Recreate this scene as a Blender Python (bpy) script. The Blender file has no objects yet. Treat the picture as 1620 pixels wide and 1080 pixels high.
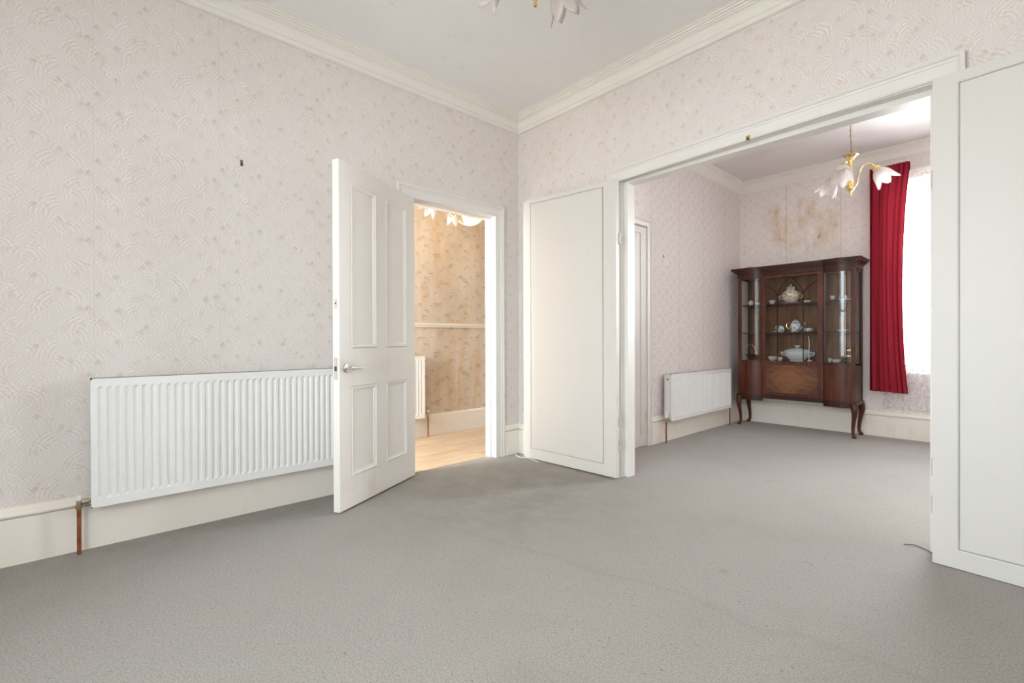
import bpy, math, random
from math import sin, cos, pi, sqrt, radians
from mathutils import Vector, Matrix

SC = bpy.context.scene
COL = SC.collection
random.seed(4)

# ------------------------------------------------------------------ camera
YAW, PITCH, ROLL, FPX = 0.8336, -0.0036, -0.0029, 748.32
cam = bpy.data.cameras.new('camera')
cam.sensor_width = 36.0
cam.lens = FPX / 1620 * 36
cam.clip_start = 0.05
camo = bpy.data.objects.new('camera', cam)
COL.objects.link(camo)
fwd = Vector((-sin(YAW), cos(YAW), 0))
rt = Vector((cos(YAW), sin(YAW), 0))
zz = Vector((0, 0, 1))
F0 = fwd * cos(PITCH) + zz * sin(PITCH)
U0 = zz * cos(PITCH) - fwd * sin(PITCH)
RR = rt * cos(ROLL) + U0 * sin(ROLL)
UU = U0 * cos(ROLL) - rt * sin(ROLL)
M = Matrix.Identity(4)
for i in range(3):
    M[i][0], M[i][1], M[i][2] = RR[i], UU[i], -F0[i]
M.translation = Vector((3.0768, -2.8763, 1.0))
camo.matrix_world = M
SC.camera = camo

# ------------------------------------------------------------------ light
W = bpy.data.worlds.new('overcast')
SC.world = W
W.use_nodes = True
bg = W.node_tree.nodes['Background']
_n, _l = W.node_tree.nodes, W.node_tree.links
_tc, _sx, _mr, _mx = _n.new('ShaderNodeTexCoord'), _n.new('ShaderNodeSeparateXYZ'), _n.new('ShaderNodeMapRange'), _n.new('ShaderNodeMix')
_mx.data_type = 'RGBA'
_mr.inputs['From Min'].default_value, _mr.inputs['From Max'].default_value = -0.06, 0.03
_mx.inputs['A'].default_value = (0.66, 0.65, 0.63, 1)      # pale paving and house fronts
_mx.inputs['B'].default_value = (0.91, 0.965, 1.0, 1)      # overcast sky
_l.new(_tc.outputs['Generated'], _sx.inputs[0])
_l.new(_sx.outputs['Z'], _mr.inputs['Value'])
_l.new(_mr.outputs[0], _mx.inputs['Factor'])
_l.new(_mx.outputs['Result'], bg.inputs['Color'])
bg.inputs['Strength'].default_value = 11.5


def area(name, loc, direction, sx, sy, power, color):
    l = bpy.data.lights.new(name, 'AREA')
    l.shape = 'RECTANGLE'
    l.size, l.size_y, l.energy, l.color = sx, sy, power, color
    o = bpy.data.objects.new(name, l)
    COL.objects.link(o)
    o.location = loc
    o.rotation_euler = Vector(direction).to_track_quat('-Z', 'Z').to_euler()
    return o


# the sky lights the rooms through the windows: portals guide its light, extra lamps strengthen the daylight at the back window and in the hall
for nm, loc, dr, sx in (('sky_portal_bay', (2.05, -4.70, 1.60), (0, 1, 0), 1.25), ('sky_portal_bay_right', (3.05, -4.34, 1.60), (-0.784, 0.62, 0), 0.92),
                        ('sky_portal_bay_left', (1.05, -4.34, 1.60), (0.784, 0.62, 0), 0.92), ('sky_portal_back', (2.72, 3.50, 1.605), (0, -1, 0), 1.2)):
    o = area(nm, loc, dr, sx, 2.1, 1, (1, 1, 1))
    o.data.cycles.is_portal = True
area('daylight_back_window', (2.72, 3.85, 2.0), (0, -1, -0.08), 1.3, 1.3, 270, (0.98, 0.985, 1.0))
area('daylight_hall_fanlight', (-0.64, -3.55, 1.5), (0, 1, -0.1), 0.9, 1.6, 122, (0.90, 0.985, 1.0))

SC.view_settings.view_transform = 'Standard'
SC.view_settings.look = 'None'
SC.view_settings.gamma = 1.0
SC.view_settings.use_curve_mapping = False
SC.view_settings.exposure = 0.36
SC.cycles.max_bounces = 12
SC.cycles.diffuse_bounces = 8
SC.cycles.transparent_max_bounces = 16
SC.cycles.caustics_reflective = False
SC.cycles.caustics_refractive = False
SC.cycles.sample_clamp_indirect = 4.0


# ------------------------------------------------------------------ mesh helpers
class MB:
    def __init__(self):
        self.v, self.f = [], []

    def add(self, vs, fs):
        n = len(self.v)
        self.v += [tuple(x) for x in vs]
        self.f += [tuple(i + n for i in f) for f in fs]
        return self

    def box(self, a, b):
        x0, y0, z0 = [min(p, q) for p, q in zip(a, b)]
        x1, y1, z1 = [max(p, q) for p, q in zip(a, b)]
        return self.add([(x0, y0, z0), (x1, y0, z0), (x1, y1, z0), (x0, y1, z0), (x0, y0, z1), (x1, y0, z1), (x1, y1, z1), (x0, y1, z1)],
                        [(0, 3, 2, 1), (4, 5, 6, 7), (0, 1, 5, 4), (1, 2, 6, 5), (2, 3, 7, 6), (3, 0, 4, 7)])

    def lathe(self, prof, c=(0, 0, 0), n=20, axis=(0, 0, 1), sx=1.0, sy=1.0):
        q = Vector((0, 0, 1)).rotation_difference(Vector(axis).normalized())
        vs, fs = [], []
        for r, z in prof:
            for k in range(n):
                a = 2 * pi * k / n
                p = q @ Vector((r * cos(a) * sx, r * sin(a) * sy, z))
                vs.append((p.x + c[0], p.y + c[1], p.z + c[2]))
        for i in range(len(prof) - 1):
            for k in range(n):
                k2 = (k + 1) % n
                fs.append((i * n + k, i * n + k2, (i + 1) * n + k2, (i + 1) * n + k))
        if prof[0][0] > 1e-5:
            fs.append(tuple(range(n - 1, -1, -1)))
        if prof[-1][0] > 1e-5:
            m = (len(prof) - 1) * n
            fs.append(tuple(m + k for k in range(n)))
        return self.add(vs, fs)

    def tube(self, pts, rad, n=8, closed=False):
        pts = [Vector(p) for p in pts]
        if not isinstance(rad, (list, tuple)):
            rad = [rad] * len(pts)
        vs, fs = [], []
        N = len(pts)
        t0 = (pts[1] - pts[0]).normalized()
        nrm = t0.orthogonal().normalized()
        for i, p in enumerate(pts):
            if closed:
                t = (pts[(i + 1) % N] - pts[i - 1]).normalized()
            else:
                t = (pts[min(i + 1, N - 1)] - pts[max(i - 1, 0)]).normalized()
            nrm = (nrm - t * nrm.dot(t)).normalized()
            b = t.cross(nrm)
            for k in range(n):
                a = 2 * pi * k / n
                vs.append(p + (nrm * cos(a) + b * sin(a)) * rad[i])
        for i in range(N if closed else N - 1):
            j = (i + 1) % N
            for k in range(n):
                k2 = (k + 1) % n
                fs.append((i * n + k, i * n + k2, j * n + k2, j * n + k))
        if not closed:
            fs.append(tuple(range(n - 1, -1, -1)))
            fs.append(tuple((N - 1) * n + k for k in range(n)))
        return self.add(vs, fs)

    def prism(self, poly, z0, z1):
        n = len(poly)
        vs = [(x, y, z0) for x, y in poly] + [(x, y, z1) for x, y in poly]
        fs = [tuple(range(n - 1, -1, -1)), tuple(range(n, 2 * n))]
        fs += [(i, (i + 1) % n, n + (i + 1) % n, n + i) for i in range(n)]
        return self.add(vs, fs)

    def sweep(self, path, prof, normal, closed=False, closed_prof=True):
        """prof (w,t): w to the side (normal x tangent), t along normal; mitred corners"""
        nrm = Vector(normal).normalized()
        path = [Vector(p) for p in path]
        N, K = len(path), len(prof)
        vs, fs = [], []
        for i, p in enumerate(path):
            if closed:
                a, b = path[i] - path[i - 1], path[(i + 1) % N] - path[i]
            else:
                a = path[i] - path[i - 1] if i > 0 else path[1] - path[0]
                b = path[i + 1] - path[i] if i < N - 1 else path[-1] - path[-2]
            sa, sb = nrm.cross(a.normalized()), nrm.cross(b.normalized())
            m = (sa + sb).normalized()
            k = 1.0 / max(0.25, m.dot(sa))
            for w, t in prof:
                vs.append(p + m * (w * k) + nrm * t)
        for i in range(N if closed else N - 1):
            j = (i + 1) % N
            for k in range(K if closed_prof else K - 1):
                k2 = (k + 1) % K
                fs.append((i * K + k, j * K + k, j * K + k2, i * K + k2))
        if not closed and closed_prof:
            fs.append(tuple(range(K)))
            fs.append(tuple((N - 1) * K + k for k in range(K - 1, -1, -1)))
        return self.add(vs, fs)

    def build(self, name, mat, parent=None, o=(0, 0, 0), smooth=False, bevel=0.0, angle=40):
        me = bpy.data.meshes.new(name)
        me.from_pydata([(x - o[0], y - o[1], z - o[2]) for x, y, z in self.v], [], self.f)
        me.update()
        import bmesh
        bm = bmesh.new()
        bm.from_mesh(me)
        bmesh.ops.recalc_face_normals(bm, faces=bm.faces)
        bm.to_mesh(me)
        bm.free()
        if smooth:
            me.polygons.foreach_set('use_smooth', [True] * len(me.polygons))
            me.set_sharp_from_angle(angle=radians(angle))
        me.materials.append(mat)
        ob = bpy.data.objects.new(name, me)
        COL.objects.link(ob)
        if parent is not None:
            ob.parent = parent
        if bevel:
            b = ob.modifiers.new('bevel', 'BEVEL')
            b.width, b.segments, b.limit_method, b.angle_limit = bevel, 2, 'ANGLE', radians(35)
        return ob


def tag(o, label=None, cat=None, group=None, kind=None):
    if label: o['label'] = label
    if cat: o['category'] = cat
    if group: o['group'] = group
    if kind: o['kind'] = kind
    return o


def empty(name, loc, rz=0.0, label=None, cat=None, group=None, kind=None):
    e = bpy.data.objects.new(name, None)
    COL.objects.link(e)
    e.location = loc
    e.rotation_euler = (0, 0, rz)
    e.empty_display_size = 0.1
    return tag(e, label, cat, group, kind)


# ------------------------------------------------------------------ node helpers
class E:
    def __init__(self, g, s):
        self.g, self.s = g, s

    def _b(self, op, o, r=False):
        return self.g.m(op, o, self) if r else self.g.m(op, self, o)

    def __add__(self, o): return self._b('ADD', o)
    def __radd__(self, o): return self._b('ADD', o)
    def __sub__(self, o): return self._b('SUBTRACT', o)
    def __rsub__(self, o): return self._b('SUBTRACT', o, True)
    def __mul__(self, o): return self._b('MULTIPLY', o)
    def __rmul__(self, o): return self._b('MULTIPLY', o)
    def __truediv__(self, o): return self._b('DIVIDE', o)
    def __neg__(self): return self._b('MULTIPLY', -1.0)


class G:
    def __init__(self, name):
        self.mat = bpy.data.materials.new(name)
        self.mat.use_nodes = True
        self.t = self.mat.node_tree
        self.bsdf = self.t.nodes['Principled BSDF']
        self.outn = self.t.nodes['Material Output']
        self._tc = None

    def n(self, kind, **kw):
        x = self.t.nodes.new(kind)
        for k, v in kw.items():
            setattr(x, k, v)
        return x

    def put(self, sock, v):
        if isinstance(v, E):
            self.t.links.new(v.s, sock)
        elif isinstance(v, bpy.types.NodeSocket):
            self.t.links.new(v, sock)
        elif v is not None:
            if isinstance(v, tuple) and len(v) == 3 and sock.type == 'RGBA':
                v = v + (1,)
            sock.default_value = v

    def m(self, op, a, b=None, c=None):
        x = self.n('ShaderNodeMath', operation=op)
        for i, v in enumerate((a, b, c)):
            if v is not None:
                self.put(x.inputs[i], v)
        return E(self, x.outputs[0])

    def pos(self):
        if not self._tc:
            self._tc = self.n('ShaderNodeTexCoord').outputs['Object']
        return self._tc

    def xyz(self):
        s = self.n('ShaderNodeSeparateXYZ')
        self.put(s.inputs[0], self.pos())
        return [E(self, s.outputs[i]) for i in range(3)]

    def vec(self, x, y, z=0.0):
        c = self.n('ShaderNodeCombineXYZ')
        for i, v in enumerate((x, y, z)):
            self.put(c.inputs[i], v)
        return c.outputs[0]

    def fl(self, a): return self.m('FLOOR', a)
    def mod(self, a, b): return self.m('FLOORED_MODULO', a, b)
    def mx(self, a, b): return self.m('MAXIMUM', a, b)
    def mn(self, a, b): return self.m('MINIMUM', a, b)

    def ss(self, x, a, b, to0=0.0, to1=1.0, smooth=True):
        r = self.n('ShaderNodeMapRange', interpolation_type='SMOOTHSTEP' if smooth else 'LINEAR')
        self.put(r.inputs['Value'], x)
        for k, v in (('From Min', a), ('From Max', b), ('To Min', to0), ('To Max', to1)):
            self.put(r.inputs[k], v)
        return E(self, r.outputs[0])

    def noise(self, vec, scale, detail=2.0, rough=0.5, dist=0.0):
        x = self.n('ShaderNodeTexNoise')
        self.put(x.inputs['Vector'], vec)
        x.inputs['Scale'].default_value = scale
        x.inputs['Detail'].default_value = detail
        x.inputs['Roughness'].default_value = rough
        x.inputs['Distortion'].default_value = dist
        return E(self, x.outputs['Fac'])

    def white(self, vec):
        x = self.n('ShaderNodeTexWhiteNoise', noise_dimensions='3D')
        self.put(x.inputs['Vector'], vec)
        s = self.n('ShaderNodeSeparateColor')
        self.t.links.new(x.outputs['Color'], s.inputs[0])
        return [E(self, s.outputs[i]) for i in range(3)]

    def scale(self, vec, s):
        x = self.n('ShaderNodeVectorMath', operation='MULTIPLY')
        self.put(x.inputs[0], vec)
        x.inputs[1].default_value = s
        return x.outputs[0]

    def mix(self, f, a, b, mode='MIX'):
        x = self.n('ShaderNodeMix', data_type='RGBA', blend_type=mode)
        self.put(x.inputs['Factor'], f)
        self.put(x.inputs['A'], a)
        self.put(x.inputs['B'], b)
        return x.outputs['Result']

    def bump(self, h, strength=0.3, dist=0.01):
        b = self.n('ShaderNodeBump')
        b.inputs['Strength'].default_value = strength
        b.inputs['Distance'].default_value = dist
        self.put(b.inputs['Height'], h)
        self.t.links.new(b.outputs[0], self.bsdf.inputs['Normal'])

    def done(self, color=None, rough=0.5, metal=0.0, spec=None):
        self.put(self.bsdf.inputs['Base Color'], color)
        self.put(self.bsdf.inputs['Roughness'], rough)
        self.put(self.bsdf.inputs['Metallic'], metal)
        if spec is not None:
            self.bsdf.inputs['Specular IOR Level'].default_value = spec
        return self.mat


# ------------------------------------------------------------------ materials
def paint(name, col, rough=0.45, dirt=(0.62, 0.54, 0.44), amount=0.25, bumpy=0.06, spec=0.4):
    g = G(name)
    p = g.pos()
    n1 = g.noise(p, 3.1, 4, 0.6)
    n2 = g.noise(g.scale(p, (1, 1, 0.25)), 17, 3, 0.6)
    f = g.ss(n1 * 0.6 + n2 * 0.4, 0.52, 0.75) * amount
    c = g.mix(f, col, dirt)
    g.bump(g.noise(g.scale(p, (1, 1, 0.12)), 60, 3), bumpy, 0.01)
    return g.done(c, rough, spec=spec)


def simple(name, col, rough=0.5, metal=0.0, var=0.08, nscale=20):
    g = G(name)
    n = g.noise(g.pos(), nscale, 3)
    c = g.mix(g.ss(n, 0.3, 0.7), tuple(x * (1 - var) for x in col), tuple(min(1, x * (1 + var)) for x in col))
    return g.done(c, rough, metal)


def brush_layer(g, u, v, cw, ch, ou, ov, stag, ncol, nrow, seed, R0, R1, cx, cy, th1, freq):
    """rows of curved brush strokes, one per cell; gives stroke, tip, hash"""
    cu = (u - ou) / cw
    ci = g.fl(cu)
    vv = (v - ov) / ch + g.mod(ci * stag, 1.0)
    cj = g.fl(vv)
    h = g.white(g.vec(g.mod(ci, ncol) + 0.5, g.mod(cj, nrow) + 0.5, seed))
    x = (cu - ci - 0.5) * cw
    y = (vv - cj - 0.5) * ch
    sg = g.m('SIGN', h[0] - 0.5)
    x = x * sg + (h[1] - 0.5) * (cw * 0.22)
    y = y + (h[2] - 0.5) * (ch * 0.3)
    dx, dy = x - cx, y - cy
    r = g.m('SQRT', dx * dx + dy * dy)
    th = g.m('ARCTAN2', dy, dx)
    s = th / th1
    band = g.ss(r, R0, R0 + 0.003) * g.ss(r, R1, R1 - 0.004)
    end = g.ss(s, 1.04, 0.98)
    fade = g.ss(s, -0.7, 0.8)
    st = g.m('SINE', r * freq + h[1] * 6.0) * 0.5 + 0.5
    return band * end * fade, band * end * g.ss(s, 0.25, 1.0), st, h


def fan_wallpaper(name, axis):
    g = G(name)
    c = g.xyz()
    u, v = c[axis], c[2]
    wob = (g.noise(g.pos(), 9, 2) - 0.5) * 0.035
    u2, v2 = u + wob, v + wob * 0.7
    ph = 1.997 if axis == 0 else -2.833
    base = g.mix(g.ss(g.noise(g.pos(), 1.7, 3), 0.35, 0.65), WALL_A, WALL_B)
    # long pale feathers underneath
    for (cw, ch, ou, ov, seed, R0, R1) in ((0.17667, 0.218, ph, 0.03, 3.3, 0.030, 0.100), (0.17667, 0.218, ph + 0.088, 0.02, 7.7, 0.045, 0.115), (0.1325, 0.1635, ph + 0.03, 0.10, 4.4, 0.030, 0.078)):
        a, tip, st, h = brush_layer(g, u2, v2, cw, ch, ou, ov, 0.5, 3 if cw > 0.15 else 4, 3 if cw > 0.15 else 2, seed, R0, R1, -0.062, -0.050, 1.25, 370)
        st = g.mn(st, g.ss(g.noise(g.pos(), 42, 2), 0.25, 0.6))
        base = g.mix(a * g.ss(st, 0.25, 0.85) * (0.34 + 0.45 * h[1]), base, PALE)
        base = g.mix(a * g.ss(st, 0.5, 0.1) * (0.15 + 0.26 * h[2]), base, DUSK)
    # dense fine feathering
    for (cw, ch, ou, ov, seed) in ((0.0663, 0.0818, ph + 0.01, 0.02, 11.3), (0.053, 0.0654, ph + 0.03, 0.0, 14.7)):
        a, tip, st, h = brush_layer(g, u2, v2, cw, ch, ou, ov, 0.5, 8 if cw > 0.06 else 10, 4 if cw > 0.06 else 5, seed, 0.014, 0.052, -0.034, -0.026, 1.15, 430)
        base = g.mix(a * g.ss(st, 0.3, 0.8) * (0.26 + 0.40 * h[1]), base, PALE)
        base = g.mix(a * g.ss(st, 0.45, 0.05) * (0.13 + 0.28 * h[2]), base, DUSK)
        base = g.mix(tip * st * h[0] * 0.16, base, ACC_A)
    # accents
    for (ou, ov, seed) in ((ph + 0.02, 0.0, 1.2), (ph + 0.058, 0.075, 5.1)):
        a, tip, st, h = brush_layer(g, u2, v2, 0.07571, 0.1635, ou, ov, 0.5, 7, 2, seed, 0.032, 0.058, -0.044, -0.012, 0.85, 800)
        hue = g.mix(g.ss(h[2], 0.42, 0.46), ACC_A, ACC_B)
        hue = g.mix(g.ss(h[1], 0.66, 0.70), hue, ACC_C)
        vis = g.ss(h[0] * 7.0 - g.fl(h[0] * 7.0), 0.36, 0.95) * 0.90 + 0.08
        base = g.mix(a * g.ss(st, 0.4, 0.9) * 0.55 * (vis * 0.6 + 0.25), base, g.mix(0.40, DUSK, hue))
        base = g.mix(tip * vis * (0.30 + 0.70 * st) * 0.66, base, hue)
    # butt joints between the lengths of paper
    t = g.mod((u - ph) / 0.53 + 0.5, 1.0) - 0.5
    seam = g.ss(g.m('ABSOLUTE', t), 0.006, 0.0)
    base = g.mix(seam * 0.35, base, (0.56, 0.47, 0.37))
    stain = g.ss(g.noise(g.scale(g.pos(), (1, 1, 0.5)), 2.3, 5, 0.6), 0.60, 0.80)
    base = g.mix(stain * 0.16, base, (0.62, 0.50, 0.38))
    g.bump(g.noise(g.pos(), 160, 2), 0.05, 0.004)
    return g.done(base, 0.75, spec=0.25)


WALL_A, WALL_B = (0.73, 0.69, 0.665), (0.75, 0.715, 0.695)
PALE, DUSK = (0.83, 0.795, 0.765), (0.585, 0.52, 0.47)
ACC_A, ACC_B, ACC_C = (0.66, 0.45, 0.31), (0.45, 0.41, 0.37), (0.68, 0.48, 0.42)
M_WALL_L = fan_wallpaper('fan_wallpaper_side', 1)
M_WALL_P = fan_wallpaper('fan_wallpaper_partition', 0)


def scale_wallpaper(name, axis, stains_and_lift):
    g = G(name)
    c = g.xyz()
    u, v = c[axis], c[2]
    w1 = (g.noise(g.pos(), 8, 2) - 0.5) * 0.10
    w2 = (g.noise(g.scale(g.pos(), (1.3, 1.3, 1.3)), 9, 2) - 0.5) * 0.10
    u2, v2 = u + w1, v + w2
    base = (0.77, 0.705, 0.675) if stains_and_lift else (0.69, 0.63, 0.62)  # window wall paper coloured lighter to stand in for missing bounce light
    line = None
    for (cw, ch, ou, ov, seed) in ((0.150, 0.116, 0.0, 0.0, 1.0), (0.150, 0.116, 0.075, 0.058, 2.0)):
        cu, cv = (u2 - ou) / cw, (v2 - ov) / ch
        x = (cu - g.fl(cu) - 0.5) * cw
        y = (cv - g.fl(cv) - 0.62) * ch
        r = g.m('SQRT', x * x + y * y * 1.5)
        lo = g.ss(y, 0.016, -0.008)
        for R, wd in ((0.064, 0.0085), (0.040, 0.0075), (0.018, 0.0065)):
            l = g.ss(g.m('ABSOLUTE', r - R), wd, wd * 0.35) * lo
            line = l if line is None else g.mx(line, l)
    col = g.mix(line * 0.78, base, (0.88, 0.84, 0.81) if stains_and_lift else (0.84, 0.80, 0.785))
    t = g.mod((u - 1.151) / 0.53 + 0.5, 1.0) - 0.5
    col = g.mix(g.ss(g.m('ABSOLUTE', t), 0.007, 0.0) * 0.7, col, (0.36, 0.28, 0.21))
    if stains_and_lift:
        b = g.ss(v, 1.85, 2.1) * g.ss(v, 2.66, 2.5) * g.ss(u, 0.85, 1.05) * g.ss(u, 1.75, 1.55)
        n = g.noise(g.scale(g.pos(), (1, 1, 0.4)), 6.5, 5, 0.65, 0.3)
        n2 = g.noise(g.scale(g.pos(), (1, 1, 0.5)), 22, 4, 0.6)
        col = g.mix(b * g.ss(n, 0.36, 0.60) * 0.60, col, (0.62, 0.47, 0.30))
        col = g.mix(b * g.ss(n * 0.6 + n2 * 0.4, 0.54, 0.64) * 0.7, col, (0.40, 0.25, 0.11))
    g.bump(line, 0.12, 0.003)
    return g.done(col, 0.7, spec=0.25)


M_FAR_SIDE = scale_wallpaper('scallop_wallpaper_side', 1, False)
M_FAR_BACK = scale_wallpaper('scallop_wallpaper_window', 0, True)


def hall_wallpaper():
    g = G('palm_wallpaper_hall')
    c = g.xyz()
    u, v = c[1], c[2]
    wob = (g.noise(g.pos(), 7, 3) - 0.5) * 0.06
    u2, v2 = u + wob, v + wob
    col = g.mix(g.ss(g.noise(g.scale(g.pos(), (1, 1, 0.35)), 4.5, 4), 0.35, 0.7), (0.62, 0.555, 0.485), (0.53, 0.455, 0.385))
    stk = g.noise(g.scale(g.pos(), (1, 1, 0.12)), 9, 4, 0.65)
    col = g.mix(g.ss(stk, 0.48, 0.66) * 0.55, col, (0.56, 0.40, 0.24))
    for (cw, ch, ou, ov, seed, R0, R1, k) in ((0.13, 0.17, 0.0, 0.0, 2.0, 0.02, 0.055, 0.8), (0.13, 0.17, 0.065, 0.09, 4.0, 0.014, 0.034, 1.0), (0.177, 0.26, 0.03, 0.05, 9.0, 0.03, 0.085, 0.65)):
        a, tip, st, h = brush_layer(g, u2, v2, cw, ch, ou, ov, 0.5, 4, 2, seed, R0, R1, -0.02, -0.03, 2.0, 420)
        f = g.ss(st, 0.45, 0.8) * (a * 0.65 + tip * 0.55) * (0.45 + 0.55 * h[1])
        col = g.mix(f * k, col, (0.25, 0.155, 0.09))
    return g.done(col, 0.7, spec=0.2)


M_HALL = hall_wallpaper()
M_TRIM = paint('gloss_white_woodwork', (0.78, 0.765, 0.735), 0.35)
M_DOOR = paint('aged_white_door_paint', (0.835, 0.81, 0.775), 0.38, amount=0.3)
M_LEAF = paint('cream_white_leaf_paint', (0.69, 0.675, 0.645), 0.42, amount=0.2)
M_SKIRT = paint('cream_skirting_paint', (0.86, 0.82, 0.75), 0.4, amount=0.35)
M_CORN = paint('cornice_paint', (0.81, 0.79, 0.745), 0.6, amount=0.1)
M_PLAIN = paint('plain_plaster', (0.70, 0.66, 0.61), 0.8)
M_RAD = simple('white_radiator_enamel', (0.83, 0.835, 0.83), 0.3, var=0.01)
M_DARK = simple('dark_gap', (0.05, 0.045, 0.04), 0.8)
M_COPPER = simple('oxidised_copper_pipe', (0.36, 0.13, 0.055), 0.38, 0.75, 0.25)
M_BRASSDULL = simple('dull_brass_fitting', (0.44, 0.37, 0.26), 0.4, 0.8, 0.15)
M_PLASTIC = simple('white_plastic', (0.80, 0.79, 0.76), 0.4, var=0.02)
M_CHROME = simple('satin_chrome', (0.70, 0.69, 0.67), 0.22, 1.0, 0.05)
M_BRASS = simple('polished_brass', (0.80, 0.60, 0.24), 0.16, 1.0, 0.06)
M_GOLD = simple('gilding', (0.80, 0.56, 0.22), 0.25, 1.0, 0.1)
M_STEEL = simple('painted_steel', (0.62, 0.59, 0.54), 0.4, 0.3)
M_RUST = simple('dark_iron', (0.10, 0.08, 0.065), 0.5, 0.6)
M_CORD = simple('dark_cable', (0.07, 0.06, 0.05), 0.6)
M_CERAMIC = simple('white_porcelain', (0.78, 0.79, 0.78), 0.14, var=0.02)
M_CHINABLUE = simple('pale_blue_china', (0.66, 0.73, 0.73), 0.14, var=0.03)


def patterned_china(name, base, deco, scale, thr):
    g = G(name)
    n = g.noise(g.pos(), scale, 3, 0.6)
    return g.done(g.mix(g.ss(n, thr, thr + 0.06), base, deco), 0.15)


M_CHINA_GREY = patterned_china('porcelain_grey_flowers', (0.76, 0.78, 0.79), (0.24, 0.27, 0.31), 34, 0.50)
M_CHINA_DARK = patterned_china('porcelain_dark_flowers', (0.74, 0.74, 0.72), (0.09, 0.09, 0.10), 30, 0.60)
M_CHINA_GILT = patterned_china('porcelain_gilt_flowers', (0.75, 0.76, 0.74), (0.48, 0.29, 0.10), 42, 0.53)
M_CHINA_SPOT = patterned_china('porcelain_small_sprigs', (0.66, 0.72, 0.72), (0.22, 0.25, 0.32), 30, 0.68)


def ceiling_mat(name, col, big):
    g = G(name)
    p = g.pos()
    n = g.noise(p, 70, 4, 0.6, 0.8)
    n2 = g.noise(p, 26, 3, 0.5, 1.5)
    c = g.mix(g.ss(g.noise(p, 1.3, 3), 0.3, 0.7), col, tuple(x * 0.96 for x in col))
    if big:
        x, y, z = g.xyz()
        for sx, sy, r in ((0.59, -1.13, 0.05), (0.64, -1.06, 0.06), (0.36, -1.03, 0.045), (0.35, -0.88, 0.05), (0.61, -1.56, 0.03)):
            d = g.m('SQRT', (x - sx) * (x - sx) + (y - sy) * (y - sy))
            f = g.ss(d, r, 0.0) * g.ss(g.noise(p, 55, 3, 0.6), 0.50, 0.66)
            c = g.mix(f * 0.55, c, (0.38, 0.35, 0.32))
    g.bump(n * 0.5 + n2 * 0.5, 0.28 if big else 0.35, 0.012)
    return g.done(c, 0.85, spec=0.15)


M_CEIL = ceiling_mat('textured_ceiling', (0.86, 0.86, 0.865), True)
M_CEIL2 = ceiling_mat('textured_back_ceiling', (0.84, 0.80, 0.795), False)


def carpet():
    g = G('grey_carpet')
    p = g.pos()
    f1 = g.noise(p, 420, 2, 0.6)
    f2 = g.noise(p, 150, 3, 0.7)
    f3 = g.noise(p, 55, 4, 0.65)
    c = g.mix(g.ss(f1 * 0.5 + f2 * 0.5, 0.35, 0.65), (0.240, 0.222, 0.203), (0.425, 0.402, 0.374))
    fleck = g.noise(g.scale(p, (1, 1.7, 1)), 70, 3, 0.55, 1.2)
    c = g.mix(g.ss(fleck, 0.61, 0.74) * 0.65, c, (0.12, 0.10, 0.088))
    c = g.mix(g.ss(f3, 0.58, 0.80) * 0.25, c, (0.21, 0.185, 0.165))
    x, y, z = g.xyz()
    # wear and dirt: grubby along the hall door and the skirting
    w = g.noise(p, 1.5, 4, 0.6)
    c = g.mix(g.ss(w, 0.46, 0.70) * 0.16, c, (0.21, 0.185, 0.165))
    gn = g.noise(p, 5.5, 4, 0.65)
    edge = g.ss(x, 0.75, 0.0) * g.ss(y, 0.2, -0.3)
    d = g.m('SQRT', (x - 0.75) * (x - 0.75) + (y + 0.75) * (y + 0.75) * 0.8)
    path = g.ss(d, 1.25, 0.2)
    c = g.mix(g.mx(edge * 0.55, path * 0.66) * g.ss(gn, -0.1, 0.85), c, (0.155, 0.134, 0.118))
    spot = g.ss(g.noise(p, 9.0, 2, 0.5), 0.70, 0.78)
    c = g.mix(spot * 0.25, c, (0.12, 0.10, 0.09))
    line = g.ss(g.m('ABSOLUTE', y - 0.20 * x + 1.60 + (g.noise(p, 2.0, 2) - 0.5) * 0.3), 0.03, 0.0)
    c = g.mix(line * 0.10, c, (0.16, 0.14, 0.13))
    g.bump(f1 * 0.8 + f2 * 0.2, 0.2, 0.002)
    g.bsdf.inputs['Sheen Weight'].default_value = 0.15
    return g.done(c, 0.95, spec=0.05)


M_CARPET = carpet()


def wood(name, dark, light, rough, grain=(1, 1, 0.08), scale=28, coat=0.0):
    g = G(name)
    p = g.scale(g.pos(), grain)
    n = g.noise(p, scale, 5, 0.6, 0.6)
    n2 = g.noise(g.pos(), 4, 3)
    c = g.mix(g.ss(n * 0.7 + n2 * 0.3, 0.32, 0.68), dark, light)
    g.bump(n, 0.04, 0.004)
    if coat:
        g.bsdf.inputs['Coat Weight'].default_value = coat
        g.bsdf.inputs['Coat Roughness'].default_value = 0.12
    return g.done(c, rough, spec=0.3)


M_MAHOG = wood('dark_mahogany', (0.024, 0.0065, 0.003), (0.068, 0.018, 0.008), 0.36, coat=0.08)
M_MAHOG_R = wood('warm_mahogany_stile', (0.042, 0.010, 0.005), (0.115, 0.031, 0.015), 0.36, coat=0.08)
M_EBON = wood('blackened_mahogany', (0.010, 0.004, 0.003), (0.028, 0.010, 0.006), 0.4)
M_BACKING = wood('cabinet_backing', (0.12, 0.055, 0.024), (0.24, 0.125, 0.06), 0.6)
M_LAM = wood('pale_laminate', (0.49, 0.355, 0.235), (0.61, 0.48, 0.345), 0.35, (1, 0.1, 1), 24)
M_LAM2 = wood('pale_laminate_warm', (0.46, 0.32, 0.205), (0.58, 0.45, 0.32), 0.35, (1, 0.1, 1), 30)


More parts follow.
